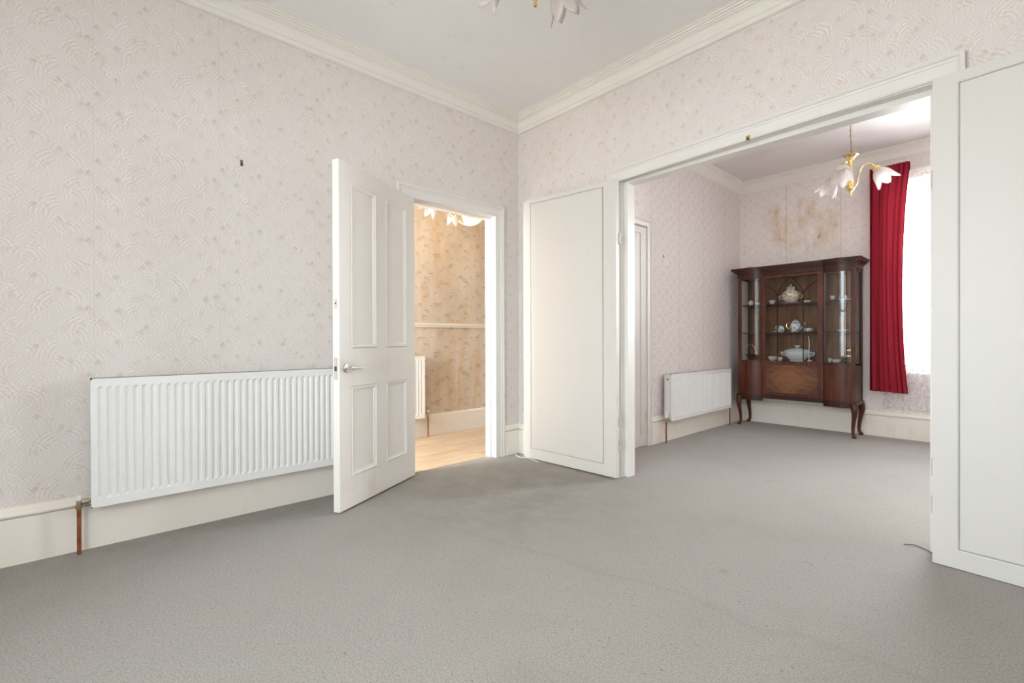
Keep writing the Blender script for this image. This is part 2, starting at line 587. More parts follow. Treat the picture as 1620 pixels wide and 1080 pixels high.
def flame():
    g = G('flame_mahogany_panel')
    x, y, z = g.xyz()
    ax = g.m('ABSOLUTE', x + 0.02)
    az = g.m('ABSOLUTE', z - 0.56)
    d = ax * 0.9 + az * 1.2 + (g.noise(g.pos(), 7, 3) - 0.5) * 0.10
    st = g.m('SINE', d * 70.0) * 0.5 + 0.5
    n = g.noise(g.scale(g.pos(), (0.2, 1, 1)), 40, 4, 0.6)
    f = g.ss(st * 0.10 + n * 0.6 + g.ss(d, 0.42, 0.0) * 0.45, 0.2, 0.95)
    c = g.mix(f, (0.070, 0.022, 0.008), (0.22, 0.092, 0.036))
    g.bsdf.inputs['Coat Weight'].default_value = 0.2
    g.bsdf.inputs['Coat Roughness'].default_value = 0.15
    return g.done(c, 0.38, spec=0.3)


M_FLAME = flame()


def pane_glass(name, gloss=0.10, tint=(0.95, 0.96, 0.96)):
    g = G(name)
    tr = g.n('ShaderNodeBsdfTransparent')
    tr.inputs[0].default_value = tint + (1,)
    gl = g.n('ShaderNodeBsdfGlossy')
    gl.inputs['Roughness'].default_value = 0.03
    fr = g.n('ShaderNodeFresnel')
    fr.inputs[0].default_value = 1.5
    k = g.m('MULTIPLY', E(g, fr.outputs[0]), gloss / 0.1)
    mx = g.n('ShaderNodeMixShader')
    g.put(mx.inputs[0], k)
    g.t.links.new(tr.outputs[0], mx.inputs[1])
    g.t.links.new(gl.outputs[0], mx.inputs[2])
    g.t.links.new(mx.outputs[0], g.outn.inputs[0])
    return g.mat


M_GLASS = pane_glass('window_glass', 0.08)
M_CABGLASS = pane_glass('cabinet_flat_glass', 0.03, (0.97, 0.97, 0.965))
M_BOWGLASS = pane_glass('cabinet_bow_glass', 0.09, (0.97, 0.97, 0.965))


def cloth(name, col, col2, transl, transp=0.0, weave=None):
    g = G(name)
    p = g.pos()
    n = g.noise(g.scale(p, (1, 1, 0.05)), 60, 3)
    c = g.mix(n, col, col2)
    df = g.n('ShaderNodeBsdfDiffuse')
    tl = g.n('ShaderNodeBsdfTranslucent')
    g.put(df.inputs[0], c)
    g.put(tl.inputs[0], c)
    mx = g.n('ShaderNodeMixShader')
    mx.inputs[0].default_value = transl
    g.t.links.new(df.outputs[0], mx.inputs[1])
    g.t.links.new(tl.outputs[0], mx.inputs[2])
    out = mx.outputs[0]
    if transp:
        tr = g.n('ShaderNodeBsdfTransparent')
        m2 = g.n('ShaderNodeMixShader')
        f = g.ss(g.noise(p, 26, 3, 0.6, 1.0), 0.45, 0.6) * (transp * 0.4) + transp * 0.75
        g.put(m2.inputs[0], f)
        g.t.links.new(out, m2.inputs[1])
        g.t.links.new(tr.outputs[0], m2.inputs[2])
        out = m2.outputs[0]
    g.t.links.new(out, g.outn.inputs[0])
    return g.mat


M_CURTAIN = cloth('crimson_curtain', (0.25, 0.017, 0.030), (0.31, 0.026, 0.042), 0.10)
M_NET = cloth('sheer_net', (0.82, 0.82, 0.86), (0.88, 0.88, 0.90), 0.5, 0.62)


def tulip_glass():
    g = G('frosted_tulip_glass')
    p = g.pos()
    c = g.mix(g.ss(g.noise(p, 22, 2), 0.4, 0.65), (0.82, 0.80, 0.78), (0.80, 0.73, 0.70))
    df = g.n('ShaderNodeBsdfPrincipled')
    g.put(df.inputs['Base Color'], c)
    df.inputs['Roughness'].default_value = 0.25
    tl = g.n('ShaderNodeBsdfTranslucent')
    g.put(tl.inputs[0], c)
    tr = g.n('ShaderNodeBsdfTransparent')
    m1 = g.n('ShaderNodeMixShader')
    m1.inputs[0].default_value = 0.5
    g.t.links.new(df.outputs[0], m1.inputs[1])
    g.t.links.new(tl.outputs[0], m1.inputs[2])
    m2 = g.n('ShaderNodeMixShader')
    m2.inputs[0].default_value = 0.15
    g.t.links.new(m1.outputs[0], m2.inputs[1])
    g.t.links.new(tr.outputs[0], m2.inputs[2])
    g.t.links.new(m2.outputs[0], g.outn.inputs[0])
    return g.mat


M_TULIP = tulip_glass()


def lit_globe():
    g = G('lit_crackle_globe')
    n = g.n('ShaderNodeTexVoronoi', feature='DISTANCE_TO_EDGE')
    g.put(n.inputs['Vector'], g.pos())
    n.inputs['Scale'].default_value = 24
    f = g.ss(E(g, n.outputs['Distance']), 0.0, 0.06)
    em = g.n('ShaderNodeEmission')
    g.put(em.inputs['Color'], g.mix(f, (1.0, 0.56, 0.15), (1.0, 0.64, 0.20)))
    em.inputs['Strength'].default_value = 4.5
    g.t.links.new(em.outputs[0], g.outn.inputs[0])
    return g.mat


M_GLOBE = lit_globe()

# ------------------------------------------------------------------ room shell
H = 2.9275
XR, YF, YB = 3.95, -3.80, 3.19     # right wall, front wall, far window wall
XB = 0.63                           # left wall of the back room
HX0 = -1.181                        # hall far wall
PT = 0.13                           # partition thickness


def struct(name, mb, mat, label, cat, **kw):
    return tag(mb.build(name, mat, **kw), label, cat, kind='structure')


# floor
fl = MB().box((0, -4.75, -0.05), (XR, 0, 0)).box((0, 0, -0.05), (XR, YB + 0.1, 0)).box((-0.055, -1.11, -0.05), (0, -0.285, 0))
struct('floor', fl, M_CARPET, 'worn grey carpet running through both rooms', 'floor')

# hall floor of pale laminate boards
hf = empty('floor', (-0.64, -1.0, 0), label='pale wood laminate floor of the hall beyond the open panelled door', cat='floor', kind='structure')
MB().box((HX0 - 0.05, -3.6, -0.06), (-0.055, 2.0, -0.012)).build('underlay', M_DARK, hf, (-0.64, -1.0, 0))
bw = 0.188
protos = {}
for i in range(6):
    xa = -0.058 - bw * i
    xb = max(xa - bw + 0.0025, HX0 + 0.012)
    cuts = [-3.6, -1.58 if i % 2 else -1.58, -0.29, 0.99, 2.0]
    for j in range(len(cuts) - 1):
        m = MB().box((xa, cuts[j] + 0.0015, -0.012), (xb, cuts[j + 1] - 0.0015, 0.001 + 0.0006 * ((i * 3 + j) % 2)))
        m.build('plank', M_LAM if (i + j) % 2 else M_LAM2, hf, (-0.64, -1.0, 0))

# ceilings
struct('ceiling', MB().box((-0.05, -4.75, H), (XR + 0.1, 0.06, H + 0.1)), M_CEIL, 'white textured ceiling of the front room', 'ceiling')
struct('ceiling', MB().box((XB - 0.1, 0.06, H), (XR + 0.1, YB + 0.3, H + 0.1)), M_CEIL2, 'greyer textured ceiling of the back room', 'ceiling')
struct('ceiling', MB().box((HX0 - 0.1, -3.7, H), (-0.05, 2.1, H + 0.1)), M_PLAIN, 'plain ceiling of the hall', 'ceiling')

# left wall with the hall doorway (Y -1.109..-0.285, z..2.044)
DY0, DY1, DZ = -1.109, -0.285, 2.044
wl = MB().box((-0.1, -4.75, 0), (0, DY0 - 0.02, H)).box((-0.1, DY1 + 0.02, 0), (0, PT, H)).box((-0.1, DY0 - 0.02, DZ + 0.02), (0, DY1 + 0.02, H))
struct('wall_left', wl, M_WALL_L, 'left wall in pale feathered fan wallpaper with the hall doorway', 'wall')
# partition with the wide opening (X 1.07..2.785)
OX0, OX1, OZ = 1.07, 2.785, 2.16
wp = MB().box((0, 0, 0), (OX0 - 0.02, PT, H)).box((OX1 + 0.02, 0, 0), (XR, PT, H)).box((OX0 - 0.02, 0, OZ + 0.02), (OX1 + 0.02, PT, H))
struct('wall_back', wp, M_WALL_P, 'partition wall in pale fan wallpaper above the wide opening', 'wall')
struct('wall_right', MB().box((XR, -4.75, 0), (XR + 0.1, YB + 0.3, H)), M_WALL_L, 'right wall of both rooms', 'wall')
# front wall with the bay behind the camera
BX0, BX1, BZ0, BZ1 = 0.85, 3.25, 0.55, 2.66
wf = MB().box((0, YF - 0.12, 0), (BX0, YF, H)).box((BX1, YF - 0.12, 0), (XR, YF, H))
bay = [(BX0, -3.86), (1.42, -4.58), (2.68, -4.58), (BX1, -3.86)]
bo = [(BX0 - 0.12, -3.90), (1.36, -4.70), (2.74, -4.70), (BX1 + 0.12, -3.90)]
for k in range(3):
    q = [bay[k], bay[k + 1], bo[k + 1], bo[k]]
    wf.prism(q, 0, BZ0).prism(q, BZ1, H)
struct('wall_front', wf, M_WALL_P, 'front wall with the bay window behind the viewer', 'wall')
w2 = empty('window_2', (2.05, -4.52, BZ0), label='white sash bay window behind the viewer', cat='window', kind='structure')
o2 = (2.05, -4.52, BZ0)
for k in range(3):
    a, b = Vector(bay[k] + (0,)), Vector(bay[k + 1] + (0,))
    d = (b - a).normalized()
    nn = Vector((d.y, -d.x, 0))
    m = MB()

    def slab(t0, t1, z0, z1, th0=0.0, th1=0.05):
        P = [a + d * t0 + nn * th0, a + d * t1 + nn * th0, a + d * t1 + nn * th1, a + d * t0 + nn * th1]
        return [(p.x, p.y) for p in P], z0, z1
    L = (b - a).length
    for t in (0.0, L - 0.05):
        m.prism(*slab(t, t + 0.05, BZ0, BZ1))
    for z in (BZ0, 1.62, BZ1 - 0.05):
        m.prism(*slab(0.05, L - 0.05, z, z + 0.05))
    m.build('sash_frame', M_TRIM, w2, o2)
    MB().prism(*slab(0.05, L - 0.05, BZ0 + 0.05, BZ1 - 0.05, 0.022, 0.026)).build('pane', M_GLASS, w2, o2)

# back room walls
FDY0, FDY1, FDZ = 0.25, 1.05, 2.055
wb = MB().box((XB - 0.1, PT, 0), (XB, FDY0, H)).box((XB - 0.1, FDY1, 0), (XB, YB + 0.3, H)).box((XB - 0.1, FDY0, FDZ), (XB, FDY1, H))
struct('wall_left', wb, M_FAR_SIDE, 'left wall of the back room in mauve-grey scallop wallpaper', 'wall')
WX0, WX1, WZ0, WZ1 = 2.12, 3.32, 0.676, 2.535
ww = MB().box((XB, YB, 0), (WX0, YB + 0.28, H)).box((WX1, YB, 0), (XR, YB + 0.28, H))
ww.box((WX0, YB, 0), (WX1, YB + 0.28, WZ0)).box((WX0, YB, WZ1), (WX1, YB + 0.28, H))
struct('wall_far', ww, M_FAR_BACK, 'stained scallop-papered window wall behind the display cabinet', 'wall')
w1 = empty('window_1', (2.72, YB + 0.16, WZ0), label='tall bright sash window behind the net curtain', cat='window', kind='structure')
o1 = (2.72, YB + 0.16, WZ0)
m = MB().box((WX0, YB + 0.13, WZ0), (WX0 + 0.05, YB + 0.18, WZ1)).box((WX1 - 0.05, YB + 0.13, WZ0), (WX1, YB + 0.18, WZ1))
m.box((WX0, YB + 0.13, WZ0), (WX1, YB + 0.18, WZ0 + 0.06)).box((WX0, YB + 0.13, WZ1 - 0.05), (WX1, YB + 0.18, WZ1)).box((WX0, YB + 0.12, 1.61), (WX1, YB + 0.18, 1.655))
m.build('sash_frame', M_TRIM, w1, o1)
MB().box((WX0 - 0.03, YB - 0.02, WZ0 - 0.03), (WX1 + 0.03, YB + 0.13, WZ0)).build('sill', M_TRIM, w1, o1, bevel=0.006)
for za, zb in ((WZ0 + 0.06, 1.61), (1.655, WZ1 - 0.05)):
    MB().box((WX0 + 0.05, YB + 0.150, za), (WX1 - 0.05, YB + 0.154, zb)).build('pane', M_GLASS, w1, o1)

# hall walls
hw = MB().box((HX0 - 0.1, -3.7, 0), (HX0, 2.1, H))
struct('wall_hall', hw, M_HALL, 'hall wall in faded beige palm-frond wallpaper', 'wall')
he = MB().box((HX0, 2.0, 0), (-0.1, 2.1, H)).box((-0.12, PT, 0), (-0.1, 2.0, H))
he.box((HX0, -3.75, 0), (-0.1, -3.65, 0.7)).box((HX0, -3.75, 2.35), (-0.1, -3.65, H)).box((HX0, -3.75, 0.7), (-1.08, -3.65, 2.35)).box((-0.2, -3.75, 0.7), (-0.1, -3.65, 2.35))
struct('wall_hall_end', he, M_PLAIN, 'plain end walls of the hall', 'wall')

# ---- cornices (w: away from wall, t: height)
CP = [(0.0, 2.812), (0.014, 2.812), (0.022, 2.816), (0.024, 2.840), (0.031, 2.843), (0.032, 2.848), (0.036, 2.863), (0.045, 2.880), (0.060, 2.892),
      (0.070, 2.894), (0.073, 2.899), (0.083, 2.901), (0.087, 2.908), (0.100, 2.910), (0.104, 2.917), (0.116, 2.918), (0.120, 2.924), (0.131, 2.925), (0.132, H + 0.002), (0.0, H + 0.002)]
m = MB().sweep([(XR, 0, 0), (0, 0, 0), (0, YF, 0), (XR, YF, 0)], CP, (0, 0, 1), closed=True)
struct('trim_1', m, M_CORN, 'white stepped plaster cornice of the front room', 'cornice', smooth=True, angle=25)
CP2 = [(0.0, 2.792), (0.006, 2.792), (0.010, 2.800), (0.020, 2.815), (0.022, 2.835), (0.028, 2.862), (0.040, 2.885), (0.050, 2.892), (0.054, 2.900), (0.060, 2.903), (0.062, H + 0.002), (0.0, H + 0.002)]
m = MB().sweep([(XB, PT, 0), (XR, PT, 0), (XR, YB, 0), (XB, YB, 0)], CP2, (0, 0, 1), closed=True)
struct('trim_2', m, M_CORN, 'plain coved cornice of the back room', 'cornice', smooth=True, angle=25)

# ---- skirtings
SP = [(0, 0), (0.022, 0), (0.022, 0.2075), (0.010, 0.209), (0.010, 0.2145), (0.031, 0.2165), (0.034, 0.224), (0.027, 0.231), (0.025, 0.241), (0.015, 0.250), (0.010, 0.256), (0, 0.257)]


def skirt(name, path, label, prof=SP, mat=M_SKIRT):
    struct(name, MB().sweep(path, prof, (0, 0, 1)), mat, label, 'skirting')


skirt('baseboard_left', [(0, DY0 - 0.095, 0), (0, YF, 0)], 'tall cream skirting under the long radiator')
skirt('baseboard_corner', [(0.979, 0, 0), (0, 0, 0), (0, DY1 + 0.095, 0)], 'short cream skirting in the corner beside the hall door')
skirt('baseboard_right', [(XR, YF, 0), (XR, 0, 0), (2.87, 0, 0)], 'cream skirting of the right wall')
skirt('baseboard_back', [(XR, YB, 0), (XB, YB, 0), (XB, 1.112, 0)], 'cream skirting of the back room running behind the display cabinet')
HP = [(0, 0), (0.02, 0), (0.02, 0.205), (0.012, 0.222), (0, 0.224)]
skirt('baseboard_hall', [(HX0, 2.0, 0), (HX0, -3.65, 0)], 'plain white skirting of the hall', HP, M_TRIM)
m = MB().sweep([(HX0, 2.0, 0), (HX0, -3.65, 0)], [(0, 1.134), (0.014, 1.134), (0.018, 1.15), (0.032, 1.158), (0.034, 1.172), (0, 1.178)], (0, 0, 1))
struct('trim_3', m, M_TRIM, 'white dado rail along the hall wall', 'dado rail')

# ---- architraves: profile (w outward from the opening edge, t proud of the wall)
AP = [(0.0, 0.0), (0.0, 0.016), (0.006, 0.019), (0.010, 0.015), (0.058, 0.017), (0.062, 0.022), (0.068, 0.024), (0.074, 0.019), (0.078, 0.027), (0.086, 0.031), (0.093, 0.028), (0.093, 0.0)]
AP = [(-w, t) for w, t in AP]


def architrave(mb, path, nrm, wscale=1.0):
    return mb.sweep(path, [(w * wscale, t) for w, t in AP], nrm)


m = architrave(MB(), [(0, DY1, 0), (0, DY1, DZ), (0, DY0, DZ), (0, DY0, 0)], (1, 0, 0))
# check side: outward means away from the opening
struct('trim_4', m, M_TRIM, 'moulded white architrave around the hall doorway', 'architrave')
m = MB().box((-0.104, DY1, 0), (0.004, DY1 + 0.02, DZ)).box((-0.104, DY0 - 0.02, 0), (0.004, DY0, DZ)).box((-0.104, DY0 - 0.02, DZ), (0.004, DY1 + 0.02, DZ + 0.02))
m.box((-0.1, DY1 - 0.016, 0), (-0.042, DY1, DZ)).box((-0.1, DY0, 0), (-0.042, DY0 + 0.016, DZ)).box((-0.0999, DY0 + 0.016, DZ - 0.016), (-0.0421, DY1 - 0.016, DZ))
struct('trim_5', m, M_TRIM, 'white lining and stop of the hall doorway', 'door lining')

m = architrave(MB(), [(OX1, 0, 0), (OX1, 0, 2.167), (OX0, 0, 2.140), (OX0, 0, 0)], (0, -1, 0))
struct('trim_6', m, M_TRIM, 'long moulded white architrave over the wide opening', 'architrave')
m = MB().box((OX0 - 0.02, -0.004, 0), (OX0, PT + 0.01, OZ)).box((OX1, -0.004, 0), (OX1 + 0.02, PT + 0.01, OZ)).box((OX0 - 0.02, -0.004, OZ), (OX1 + 0.02, PT + 0.01, OZ + 0.02))
m.box((OX0, 0.055, 0), (OX0 + 0.031, PT + 0.01, OZ)).box((OX1 - 0.031, 0.055, 0), (OX1, PT + 0.01, OZ)).box((OX0 + 0.031, 0.0551, OZ - 0.028), (OX1 - 0.031, PT + 0.0099, OZ))
struct('trim_7', m, M_TRIM, 'white lining and stop of the wide opening', 'door lining')
m = architrave(MB(), [(XB, FDY1, 0), (XB, FDY1, FDZ), (XB, FDY0, FDZ), (XB, FDY0, 0)], (1, 0, 0), 0.66)
struct('trim_8', m, M_TRIM, 'white architrave of the closed door in the back room', 'architrave')


# ------------------------------------------------------------------ doors
def frame_with_holes(L, Ht, holes, y0, y1):
    """flat board in x,z with rectangular holes, thickness y0..y1"""
    xs = sorted({0, L} | {h[0] for h in holes} | {h[1] for h in holes})
    zs = sorted({0, Ht} | {h[2] for h in holes} | {h[3] for h in holes})
    hole = lambda x, z: any(h[0] < x < h[1] and h[2] < z < h[3] for h in holes)
    nx, nz = len(xs) - 1, len(zs) - 1
    solid = [[not hole((xs[i] + xs[i + 1]) / 2, (zs[k] + zs[k + 1]) / 2) for k in range(nz)] for i in range(nx)]
    m = MB()
    vs = [(x, y, z) for y in (y0, y1) for x in xs for z in zs]
    idx = lambda y, i, k: y * (nx + 1) * (nz + 1) + i * (nz + 1) + k
    fs = []
    for i in range(nx):
        for k in range(nz):
            if not solid[i][k]:
                continue
            fs.append((idx(0, i, k), idx(0, i + 1, k), idx(0, i + 1, k + 1), idx(0, i, k + 1)))
            fs.append((idx(1, i, k), idx(1, i, k + 1), idx(1, i + 1, k + 1), idx(1, i + 1, k)))
            for di, dk, e in ((-1, 0, ((i, k), (i, k + 1))), (1, 0, ((i + 1, k), (i + 1, k + 1))), (0, -1, ((i, k), (i + 1, k))), (0, 1, ((i, k + 1), (i + 1, k + 1)))):
                a, b = i + di, k + dk
                if not (0 <= a < nx and 0 <= b < nz) or not solid[a][b]:
                    fs.append((idx(0, *e[0]), idx(0, *e[1]), idx(1, *e[1]), idx(1, *e[0])))
    return m.add(vs, fs)


def rect_path(x0, x1, z0, z1, y):
    return [(x0, y, z0), (x1, y, z0), (x1, y, z1), (x0, y, z1)]


# door_1: four panel door, x from hinge to free edge, face at y=0 (seen side), body to -0.045
d1 = empty('door_1', (0.026, -1.07, 0), math.atan2(-0.88334, 0.46874),
           'four-panel cream-painted door standing open in front of the hall doorway', 'door', kind='structure')
DL = 0.813
cols = [(DL - 0.355, DL - 0.104), (DL - 0.706, DL - 0.455)]
rows = [(0.190, 0.723), (0.953, 1.938)]
holes = [(a, b, c, d) for a, b in cols for c, d in rows]
fr = frame_with_holes(DL, 2.041, holes, -0.045, 0.0)
fr.v = [(x, y, z + 0.010 if z == 0 else z) for x, y, z in fr.v]
fr.build('door_frame', M_DOOR, d1, bevel=0.002)
MP = [(0.0022, -0.011), (0.0022, 0.002), (0.005, 0.004), (0.010, 0.004), (0.016, -0.001), (0.022, -0.005), (0.026, -0.004), (0.030, -0.011)]
for a, b, c, d in holes:
    p = MB().box((a - 0.004, -0.036, c - 0.004), (b + 0.004, -0.010, d + 0.004)).build('panel', M_DOOR, d1)
    mm = MB().sweep(rect_path(a, b, c, d, 0), [(-w, t) for w, t in MP], (0, 1, 0), closed=True)
    mm.build('panel_moulding', M_DOOR, p)
hd = MB().lathe([(0.0, 0.0), (0.027, 0.0), (0.028, 0.004), (0.024, 0.010), (0.012, 0.012), (0.010, 0.030), (0.011, 0.048), (0.0, 0.052)], (DL - 0.060, 0.0, 0.838), 20, (0, 1, 0)).build('door_handle', M_CHROME, d1, smooth=True)
hd['label'] = 'chrome lever handle on a round rose'
MB().tube([(DL - 0.060, 0.042, 0.838), (DL - 0.085, 0.044, 0.838), (DL - 0.12, 0.043, 0.836), (DL - 0.16, 0.040, 0.833), (DL - 0.188, 0.037, 0.831)], [0.010, 0.0095, 0.0085, 0.0075, 0.004], 10).build('lever', M_CHROME, hd, smooth=True)
lp = MB().box((DL - 0.0005, -0.035, 0.772), (DL + 0.0012, -0.012, 0.900)).build('latch_plate', M_STEEL, d1)
MB().box((DL + 0.001, -0.029, 0.823), (DL + 0.007, -0.018, 0.850)).build('latch_bolt', M_RUST, lp)
kp = MB().box((DL - 0.0005, -0.033, 1.182), (DL + 0.0012, -0.013, 1.236)).build('keep_plate', M_STEEL, d1)
MB().lathe([(0.0, 0), (0.005, 0), (0.005, 0.002), (0, 0.002)], (DL + 0.001, -0.023, 1.212), 10, (1, 0, 0)).build('screw', M_RUST, kp)
for zc in (0.25, 1.78):
    MB().lathe([(0, -0.045), (0.007, -0.045), (0.007, 0.045), (0, 0.045)], (0.002, -0.050, zc), 10).build('hinge', M_STEEL, d1, smooth=True)


# folding leaves: x along the leaf, seen face y=0, body to +0.04, slanted top
def folding_leaf(name, loc, rz, Lf, z0a, z0b, z1a, z1b, inset, label, hinge_at, inset_b):
    e = empty(name, loc, rz, label, 'door', kind='structure')
    l, r_, bo, to = inset
    holes = [(l, Lf - r_, bo, 1.0)]
    fb = frame_with_holes(Lf, 2.0, holes, 0.0, 0.04)

    def zm(x, z):
        s = x / Lf
        lo, hi = z0a + (z0b - z0a) * s, z1a + (z1b - z1a) * s
        if z <= 0: return lo
        if z >= 2.0: return hi
        if abs(z - bo) < 1e-6: return lo + bo
        return hi - to
    fb.v = [(x, y, zm(x, z)) for x, y, z in fb.v]
    fb.build('leaf_frame', M_LEAF, e, bevel=0.002)
    c = [(l, 0, zm(l, bo)), (Lf - r_, 0, zm(Lf - r_, bo)), (Lf - r_, 0, zm(Lf - r_, 1.0)), (l, 0, zm(l, 1.0))]
    pn = MB()
    pn.add([(x, y, z) for y in (0.003, 0.012) for x, _, z in c], [(0, 1, 2, 3), (4, 7, 6, 5), (0, 4, 5, 1), (1, 5, 6, 2), (2, 6, 7, 3), (3, 7, 4, 0)])
    p = pn.build('panel', M_LEAF, e)
    bd = [(0.0, 0.003), (0.0, 0.010), (0.003, 0.013), (0.008, 0.013), (0.011, 0.009), (0.012, 0.003)]
    MB().sweep([(x, 0.008, z) for x, y, z in c], [(w, t - 0.008) for w, t in bd], (0, -1, 0), closed=True).build('panel_bead', M_TRIM, p)
    for zc in (0.25, 0.42, 1.72):
        h = MB().lathe([(0, -0.04), (0.007, -0.04), (0.007, 0.04), (0, 0.04)], (hinge_at, 0.046, zc), 10)
        h.build('hinge', M_STEEL, e, smooth=True)
    return e


# left leaf: local x from wall corner end to the hinge end
vx = Vector((1.089 - 0.156, -0.075 + 0.092))
lleaf = folding_leaf('door_2', (0.156, -0.092, 0), math.atan2(vx.y, vx.x), vx.length, 0.004, 0.014, 2.179, 2.138,
                     (0.083, 0.108, 0.080, 0.033), 'cream folding leaf laid back against the wall left of the wide opening', vx.length + 0.004, 0)
folding_leaf('door_3', (2.775, -0.075, 0), -0.065, 0.91, 0.003, 0.003, 2.151, 2.151,
             (0.083, 0.090, 0.080, 0.045), 'white folding leaf laid back right of the wide opening', -0.004, 0)

# door_4 closed, in the back room
o4 = (XB, 0.65, 0)
d4 = empty('door_4', o4, 0, 'closed white door in the left wall of the back room', 'door', kind='structure')
fb = frame_with_holes(FDY1 - FDY0, 2.045, [(0.10, 0.705, 0.113, 1.985)], 0, 0.04)
fb.v = [(XB + 0.006 - y, FDY0 + x, max(z, 0.008)) for x, y, z in fb.v]
fb.build('door_frame', M_LEAF, d4, o4)
MB().box((XB - 0.03, FDY0 + 0.095, 0.11), (XB - 0.001, FDY0 + 0.71, 1.99)).build('panel', M_LEAF, d4, o4)
for z0, z1 in ((1.765, 1.87), (0.22, 0.325)):
    h = MB().box((XB + 0.004, FDY1 - 0.022, z0), (XB + 0.008, FDY1 - 0.002, z1)).build('hinge', M_STEEL, d4, o4)
    for zz_ in (0.2, 0.5, 0.8):
        MB().lathe([(0, 0), (0.004, 0), (0.004, 0.002), (0, 0.002)], (XB + 0.008, FDY1 - 0.012, z0 + (z1 - z0) * zz_), 8, (1, 0, 0)).build('screw', M_RUST, h)


# ------------------------------------------------------------------ radiators
def radiator(loc, Y0, Y1, Z0, Z1, xb, xf, label, ribs, pitch, valve, pipes, trv=False, cap=False):
    """wall plane at x = loc[0]; panel between Y0 and Y1"""
    e = empty('radiator', loc, 0, label, 'radiator')
    o = loc

    def panel(name, xface, sgn):
        m = MB()
        n = int(round((Y1 - Y0 - 0.05) / pitch))
        st = (Y1 - Y0 - n * pitch) / 2
        ys = [Y0]
        dp = [0.0]
        for i in range(n):
            b = Y0 + st + i * pitch
            for q, d in ((0.18, 0.0), (0.36, -1.0), (0.64, -1.0), (0.82, 0.0)):
                ys.append(b + q * pitch)
                dp.append(d)
        ys.append(Y1)
        dp.append(0.0)
        g_ = 0.009
        zr = [(Z0, 0.0), (Z0 + 0.038, 0.0), (Z0 + 0.050, 1.0), (Z1 - 0.050, 1.0), (Z1 - 0.038, 0.0), (Z1, 0.0)]
        vs, fs = [], []
        for y, d in zip(ys, dp):
            for z, k in zr:
                vs.append((xface + sgn * (d * k * g_), y, z))
        K = len(zr)
        for i in range(len(ys) - 1):
            for k in range(K - 1):
                fs.append((i * K + k, i * K + k + 1, (i + 1) * K + k + 1, (i + 1) * K + k))
        m.add(vs, fs)
        # back skin and rim
        m.box((xface - sgn * 0.014, Y0, Z0), (xface - sgn * 0.011, Y1, Z1))
        m.box((xface - sgn * 0.014, Y0, Z0), (xface + sgn * 0.0005, Y1, Z0 + 0.006))
        m.box((xface - sgn * 0.014, Y0, Z1 - 0.006), (xface + sgn * 0.0005, Y1, Z1))
        m.box((xface - sgn * 0.014, Y0, Z0), (xface + sgn * 0.0005, Y0 + 0.006, Z1))
        m.box((xface - sgn * 0.014, Y1 - 0.006, Z0), (xface + sgn * 0.0005, Y1, Z1))
        return m.build(name, M_RAD, e, o)

    panel('front_panel', xf, 1)
    panel('back_panel', xb, -1)
    for ya in (Y0, Y1 - 0.012):
        MB().box((xb + 0.012, ya, Z0 + 0.012), (xf - 0.012, ya + 0.012, Z1 - 0.004)).build('side_panel', M_RAD, e, o, bevel=0.003)
    gr = MB()
    k = int((Y1 - Y0 - 0.03) / 0.0125)
    for i in range(k):
        y = Y0 + 0.015 + i * 0.0125
        gr.box((xb + 0.014, y, Z1 - 0.006), (xf - 0.014, y + 0.005, Z1 - 0.003))
    gr.box((xf - 0.024, Y0 + 0.012, Z1 - 0.006), (xf - 0.014, Y1 - 0.012, Z1 - 0.002)).box((xb + 0.014, Y0 + 0.012, Z1 - 0.006), (xb + 0.022, Y1 - 0.012, Z1 - 0.002))
    gr.build('top_grille', M_RAD, e, o)
    fin = MB()
    xm = (xb + xf) / 2
    for i in range(int((Y1 - Y0 - 0.06) / 0.03)):
        y = Y0 + 0.03 + i * 0.03
        fin.box((xb + 0.016, y, Z0 + 0.03), (xf - 0.016, y + 0.0015, Z1 - 0.03))
    f = fin.build('convector_fins', M_STEEL, e, o)
    # wall brackets tie it to the wall
    for y in (Y0 + 0.18, Y1 - 0.18):
        MB().box((loc[0] + 0.001, y, Z0 + 0.05), (xb - 0.012, y + 0.03, Z1 - 0.05)).build('wall_bracket', M_RAD, e, o)
    for (yp, yend, zv) in pipes:
        # pipe riser, elbow body, tail into the radiator
        MB().tube([(xm, yp, 0.0), (xm - 0.002, yp, zv * 0.5), (xm, yp, zv - 0.02)], 0.0085, 10).build('pipe', M_COPPER, e, o, smooth=True)
        v = MB().lathe([(0, -0.03), (0.012, -0.03), (0.0135, -0.026), (0.0135, -0.012), (0.011, -0.010), (0.011, 0.012), (0.0, 0.014)], (xm, yp, zv), 14)
        v.tube([(xm, yp, zv), (xm, (yp + yend) / 2, zv), (xm, yend, zv)], 0.0085, 10)
        v.lathe([(0.0, -0.012), (0.0135, -0.012), (0.0135, 0.012), (0.0, 0.012)], (xm, yp + (yend - yp) * 0.55, zv), 6, (0, 1, 0))
        vo = v.build('valve', M_BRASSDULL, e, o, smooth=True)
        if valve and yp == pipes[0][0]:
            if trv:
                MB().lathe([(0, 0.008), (0.016, 0.008), (0.018, 0.016), (0.018, 0.055), (0.014, 0.070), (0, 0.072)], (xm, yp, zv), 16).build('valve_head', M_PLASTIC, vo, o, smooth=True)
            else:
                MB().lathe([(0, 0.010), (0.012, 0.010), (0.0125, 0.032), (0.010, 0.036), (0, 0.036)], (xm, yp, zv), 14).build('valve_cap', M_PLASTIC, vo, o, smooth=True)
    if cap:
        MB().lathe([(0, 0), (0.011, 0), (0.011, 0.006), (0.005, 0.007), (0, 0.007)], (xm, Y0, Z1 - 0.05), 12, (0, -1, 0)).build('vent_plug', M_BRASSDULL, e, o)
    return e


